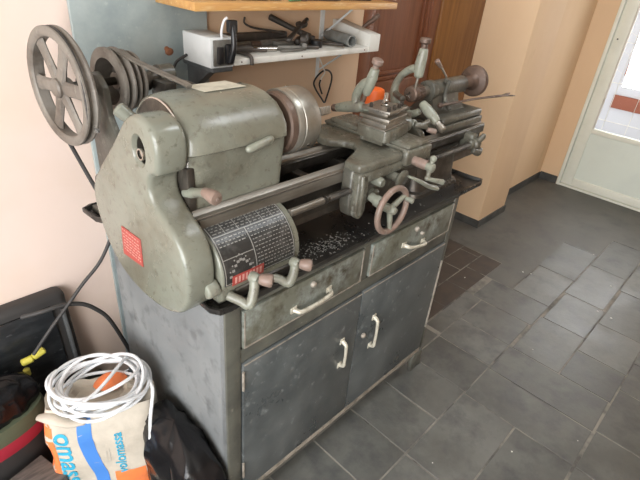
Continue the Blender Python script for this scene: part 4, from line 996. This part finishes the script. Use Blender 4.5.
b = new(); box(b, -.128,-.116,.628,.642,.10,.44, bev=.004, mtx=mt); obj('case_rib', b, M['slate_dark'], case)
for p_, q_, r_ in (((-.275,.618,.362),(-.250,.616,.365),.011),((-.244,.616,.369),(-.215,.617,.376),.011),((-.272,.612,.338),(-.272,.612,.318),.009)):
    b = new(); tube(b, [p_, q_], r_, 12, 3); obj('latch', b, M['yellow'], case, label='yellow latch clip')
# black cables by the wall
b = new(); tube(b, [(.030,.60,.690),(-.017,.60,.617),(-.075,.60,.565),(-.119,.595,.526),(-.190,.590,.460),(-.246,.598,.392)], .0052, 10, 6)
one('power_cable', b, M['rubber'], 'straight black cable running from behind the gear guard to the yellow clips', 'cable')
b = new(); tube(b, [(.035,.60,.20),(.020,.60,.261),(-.019,.60,.395),(-.052,.60,.455),(-.090,.602,.495),(-.140,.604,.515),(-.195,.612,.514),(-.240,.640,.500)], .0065, 10, 6)
one('thick_cable', b, M['rubber'], 'thicker black cable arching over the case corner down beside the cabinet', 'cable')

# paper bag of mortar
bagm = bpy.data
bag = thing('mortar_bag', 'cream paper mortar bag with blue stripe and orange print beside the cabinet', 'bag', (-.19,.36,0))
E1 = V((.23,-.155,0)).normalized()      # along the front face, left to right
E2 = V((.155,.23,0)).normalized()       # from the front face backwards
O = V((-.318,.372,0))
def BG(s, t_, z): return O + E1*s + E2*t_ + V((0,0,z))
from mathutils import noise as mn
def bag_surface(s, z, front=True):
    return 0
b = new()
W_, D_ = .272, .145
secs = []
for i in range(15):
    z = .002 + .372*i/14; f = i/14
    wx = W_*(1.0+.05*math.sin(f*PI)); dp = D_*(.92+.16*math.sin(f*PI*.9)) if f < .8 else D_*(1.02-(f-.8)*1.7)
    base_off = D_*.5
    pts = []
    n = 44
    for k in range(n):
        th = 2*PI*k/n; ex = .38
        cx = math.copysign(abs(math.cos(th))**ex, math.cos(th)); sx = math.copysign(abs(math.sin(th))**ex, math.sin(th))
        p = BG(W_/2 + cx*wx/2, base_off + sx*dp/2, z)
        nz = mn.noise(V((p.x*9, p.y*9, z*11)))*.013 + mn.noise(V((p.x*26, p.y*26, z*24+4)))*.007
        p += (p-BG(W_/2, base_off, z)).normalized()*nz
        if i == 14: p.z += .012*mn.noise(V((p.x*22, p.y*22, 1)))
        pts.append(p)
    secs.append(pts)
top = [BG(W_/2, D_*.5, .360)+(p-BG(W_/2, D_*.5, .374))*.45 + V((0,0,.018*mn.noise(V((p.x*25, p.y*25, 9))))) for p in secs[-1]]
secs.append([p+(BG(W_/2, D_*.5, p.z)-p)*.12+V((0,0,-.010)) for p in secs[-1]]); secs.append(top)
loft(b, secs)
body = obj('bag_body', b, M['bag_paper'], bag)
body.data.update()
# raycast helper so that the print lies on the crumpled paper
bmq = bmesh.new(); bmq.from_mesh(body.data)
from mathutils.bvhtree import BVHTree
bvh = BVHTree.FromBMesh(bmq); borg = V(body.location)+V(bag.location)
def on_bag(s, z, side='front', lift=.0012):
    if side == 'front': o_, d_ = BG(s, -.25, z), E2
    elif side == 'left': o_, d_ = BG(-.25, s, z), E1
    h = bvh.ray_cast(o_-borg, d_)
    if h[0] is None: return BG(s, 0, z) if side == 'front' else BG(0, s, z)
    return h[0]+borg-d_*lift
def decal(name, poly_fn, m, side='front', nu=10, nv=14, label=None, lift=.0012):
    """poly_fn(u,v) -> (s,z); a thin printed patch following the paper"""
    b = new(); G_ = [[b.verts.new(on_bag(*poly_fn(i/nu, j/nv), side, lift)) for j in range(nv+1)] for i in range(nu+1)]
    for i in range(nu):
        for j in range(nv): b.faces.new((G_[i][j], G_[i+1][j], G_[i+1][j+1], G_[i][j+1]))
    o = obj(name, b, m, bag)
    if label: o['label'] = label
    return o
def decal_text(name, body_, size, s0, z0, ang, m, side='front', label=None, lift=.0016, sx=1.0, flip=False):
    t = text_bm(body_, size, Matrix.Identity(4), 0.0); b = new(); mp = {}
    bmesh.ops.subdivide_edges(t, edges=[e for e in t.edges if e.calc_length() > size*.3], cuts=1)
    ca, sa = math.cos(ang), math.sin(ang)
    for v in t.verts:
        x, y = v.co.x*sx, v.co.y
        s = s0+ca*x-sa*y; z = z0+sa*x+ca*y
        v.co = on_bag(s, z, side, lift)
    bmesh.ops.triangulate(t, faces=t.faces)
    o = obj(name, t, m, bag)
    if label: o['label'] = label
    return o
zt = .360
decal('blue_stripe', lambda u_, v_: (.080+.036*u_+.005*math.sin(v_*7)+(1-v_)*.022, .05+v_*(zt-.052)), M['blue_print'], label='blue vertical printed stripe')
decal('orange_patch', lambda u_, v_: (.155+.085*u_, .03+v_*(.105+.012*u_)), M['orange_print'], label='orange printed patch on the lower front')
decal('orange_patch', lambda u_, v_: (-.002+.022*u_+(1-v_)*.000, .04+v_*(zt-.075)), M['orange_print'], nv=12, nu=4)
decal('orange_patch', lambda u_, v_: (.015+.13*u_, .06+v_*(zt-.075)), M['orange_print'], side='left', label='orange printed side of the bag')
decal_text('lettering', 'omassa', .074, .046, .190, -PI/2, M['cyan_print'], sx=1.15, label='large light blue brand lettering running down the left')
decal_text('lettering', 'volomassa', .040, .178, .215, PI/2, M['cyan_print'], label='small light blue lettering running upward')
b = None
decal_text('small_print', 'argamassa', .012, .188, .31, PI/2, M['grey_print']) if False else None
for k, (s_, za, zb_) in enumerate(((.150,.185,.235),(.142,.185,.225))):
    decal('small_print', lambda u_, v_, s_=s_, za=za, zb_=zb_: (s_+.0022*u_, za+(zb_-za)*v_), M['grey_print'], nu=1, nv=5)
bmq.free()
# folded, crumpled mouth on top
b = new()
secs = []
for i in range(7):
    f = i/6; pts = []
    for k in range(36):
        th = 2*PI*k/36; r = 1-.5*f
        p = BG(W_/2+.120*r*math.cos(th)*(1.0), D_*.5+.060*r*math.sin(th), .362+.028*math.sin(f*2.6)+.012*mn.noise(V((math.cos(th)*2.6, math.sin(th)*2.6, f*3))))
        pts.append(p)
    secs.append(pts)
loft(b, secs); obj('bag_top', b, M['bag_paper'], bag)
b = new(); 
secs = []
for i in range(5):
    f = i/4; secs.append([BG(.160+.042*(1-.75*f)*math.cos(a)+.02*math.sin(3*a)*.2, .10+.036*(1-.75*f)*math.sin(a), .388+.018*math.sin(f*1.57)) for a in [2*PI*k/16 for k in range(16)]])
loft(b, secs); obj('orange_flap', b, M['orange_print'], bag, label='orange printed flap on the bag mouth')
# ear at the left corner
b = new(); 
tube(b, [BG(-.012,.035,.348), BG(.02,.02,.358), BG(.07,.0,.356), BG(.11,-.006,.360)], [.010,.018,.016,.010], 12, 5, flat=.6)
obj('bag_fold', b, M['bag_paper'], bag)

# coil of white cable on top of bag
b = new(); random.seed(11)
cc = BG(.142, .075, .408)
pts = []
turns = 9; npt = 16
for i in range(turns*npt+1):
    a = 2*PI*i/npt; tr = i/npt
    kx = .108+.011*math.sin(tr*2.3+1)+.006*random.uniform(-1,1)*0; ky = .088+.010*math.sin(tr*3.1)
    ox = .016*math.sin(tr*2.9+.5); oy = .013*math.cos(tr*2.4)
    z = -.024 + .050*(tr/turns) + .015*math.sin(a+tr*1.9) + .006*math.sin(2*a+tr*2.7)
    pts.append(cc + E1*(kx*math.cos(a)+ox) + E2*(ky*math.sin(a)+oy) + V((0,0,z)))
tube(b, pts, .0046, 8, 3)
tube(b, [pts[-1], pts[-1]+E1*.01-E2*.03+V((0,0,-.01)), cc+E1*.130-E2*.085+V((0,0,-.055)), cc+E1*.126-E2*.100+V((0,0,-.110)), cc+E1*.120-E2*.098+V((0,0,-.140))], .0046, 8, 6)
tube(b, [cc-E1*.06-E2*.09+V((0,0,.01)), cc+E1*.0-E2*.06+V((0,0,.03)), cc+E1*.045+E2*.02+V((0,0,.036)), cc+E1*.06+E2*.09+V((0,0,.015))], .0046, 8, 6)
one('white_cable_coil', b, M['white_cable'], 'loose coil of white electric cable lying on top of the mortar bag', 'cable')

# black rubbish bag between mortar bag and cabinet
def sackmesh(c, rx, ry, h, seed, rot=0, amp=.012, pw=.75, lean_=(0,0), n=56, m=26, ex=3.2):
    b = new(); secs = []
    for i in range(m):
        f = i/(m-1); z = c[2]+h*f
        r = (1-f**ex)**.5 if f < .999 else .02
        r = max(r, .03)*(.93+.07*math.sin(min(f*3,1)*PI/2))
        pts = []
        for k in range(n):
            th = 2*PI*k/n; cx = math.copysign(abs(math.cos(th))**pw, math.cos(th)); sx = math.copysign(abs(math.sin(th))**pw, math.sin(th))
            x = cx*rx*r; y = sx*ry*r
            d = amp*(abs(mn.noise(V((x*16+seed, y*16, z*6))))*2.2-.7 + .8*abs(mn.noise(V((x*45, y*45+seed, z*16))))) 
            x += cx*d*(.3+.7*r); y += sx*d*(.3+.7*r)
            X = c[0]+x*math.cos(rot)-y*math.sin(rot)+lean_[0]*f; Y = c[1]+x*math.sin(rot)+y*math.cos(rot)+lean_[1]*f
            pts.append((X, Y, z+d*.4*f))
        secs.append(pts)
    loft(b, secs); return b
def clampx(b, xmax):
    for v in b.verts:
        if v.co.x > xmax: v.co.x = xmax-(v.co.x-xmax)*.02
    return b
b = clampx(sackmesh((-.060,.095,.002), .066, .165, .355, 3.3, .0, .013, .6, (.0,.06), ex=7), -.0035)
one('rubbish_bag', b, M['plastic_film'], 'shiny black plastic rubbish bag between the mortar bag and cabinet side', 'plastic bag')
# black bag on top of striped sack
sk = thing('striped_sack', 'round fabric sack with olive and crimson bands at the lower left', 'sack', (-.50,.56,0))
def band(z0, z1, r0, r1, sy=.72):
    b = new(); secs = []
    for i in range(6):
        f = i/5; r = r0+(r1-r0)*f+.004*math.sin(f*PI); secs.append([(-.445+r*math.cos(a), .555+sy*r*math.sin(a)*.62, z0+(z1-z0)*f) for a in [2*PI*k/48 for k in range(48)]])
    loft(b, secs); return b
obj('sack_base', band(.002,.185,.165,.178), M['rubber'], sk)
obj('crimson_band', band(.185,.232,.178,.182), M['sack_red'], sk, label='crimson band')
obj('olive_band', band(.232,.285,.182,.180), M['sack_green'], sk, label='olive green band')
b = text_bm('LM', .030, Matrix.Identity(4), .0003)
b.free()
b = sackmesh((-.435,.560,.286), .165, .080, .120, 9.1, 0, .014, .9)
one('black_bag', b, M['plastic_film'], 'crumpled black plastic bag stuffed on top of the striped sack', 'plastic bag')
b = new(); mt = Matrix.Translation((-.415,.375,0)) @ Matrix.Rotation(math.radians(14), 4, 'Z')
box(b, -.20,.110,-.055,.062,.002,.150, bev=.003, mtx=mt)
for k in range(3): box(b, -.20,.110,-.0565,-.055,.03+k*.04,.032+k*.04, mtx=mt)
one('wooden_block', b, M['grey_board'], 'weathered grey wooden block on the floor at the bottom left corner', 'wood block')

# ================================================================ LIGHT, WORLD, CAMERA
w = bpy.data.worlds.new('World'); S.world = w; w.use_nodes = True
nt = w.node_tree; bg = nt.nodes['Background']; bg.inputs['Color'].default_value = (.93,.96,1.0,1); bg.inputs['Strength'].default_value = 1.0
def area(name, loc, target, sx, sy, power, colr):
    l = bpy.data.lights.new(name, 'AREA'); l.shape = 'RECTANGLE'; l.size = sx; l.size_y = sy; l.energy = power; l.color = colr
    o = bpy.data.objects.new(name, l); COL.objects.link(o); o.location = loc
    o.rotation_euler = (V(target)-V(loc)).to_track_quat('-Z', 'Y').to_euler(); return o
area('doorway_daylight', (-2.05, -.75, 1.25), (.2, .15, .9), 1.5, 1.8, 52, (.93,.965,1.0))
area('right_wall_fill', (-2.4, -2.3, 1.5), (3.5, .1, .9), 1.3, 1.4, 38, (1.0,.985,.95))  # added fill lamp brightening the right wall and the white door
area('overhead_highlight_lamp', (1.1, -.40, 2.46), (1.1, -.40, 0), .9, .5, 8, (.90,.95,1.0))  # unseen overhead lamp added for the highlight on the headstock shoulder
area('door_daylight', (WX+.5, -.1, 1.4), (1.5, -.1, .8), .9, 1.4, 10, (1.0,.99,.96))
sun = bpy.data.lights.new('sun', 'SUN'); sun.energy = 2.2; sun.angle = .02
so = bpy.data.objects.new('sun', sun); COL.objects.link(so); so.rotation_euler = (V((-.15,.25,-1))).to_track_quat('-Z', 'Y').to_euler(); so.location = (6,0,4)

cam = bpy.data.cameras.new('camera'); co = bpy.data.objects.new('camera', cam); COL.objects.link(co); S.camera = co
a, p, c = 8.45258213e-01, 5.34957892e-01, 9.46152335e-02
fwd = V((math.sin(a)*math.cos(p), math.cos(a)*math.cos(p), -math.sin(p))); right = V((math.cos(a), -math.sin(a), 0)); up = right.cross(fwd)
r2 = right*math.cos(c)+up*math.sin(c); u2 = -right*math.sin(c)+up*math.cos(c)
co.matrix_world = Matrix(((r2.x,u2.x,-fwd.x,-.45675),(r2.y,u2.y,-fwd.y,-.6496),(r2.z,u2.z,-fwd.z,1.45),(0,0,0,1)))
cam.sensor_fit = 'HORIZONTAL'; cam.sensor_width = 36; cam.lens = 36*479.54/640; cam.clip_start = .02
S.view_settings.view_transform = 'Standard'; S.view_settings.look = 'None'; S.view_settings.gamma = 1; S.view_settings.use_curve_mapping = False
S.view_settings.exposure = 0.76
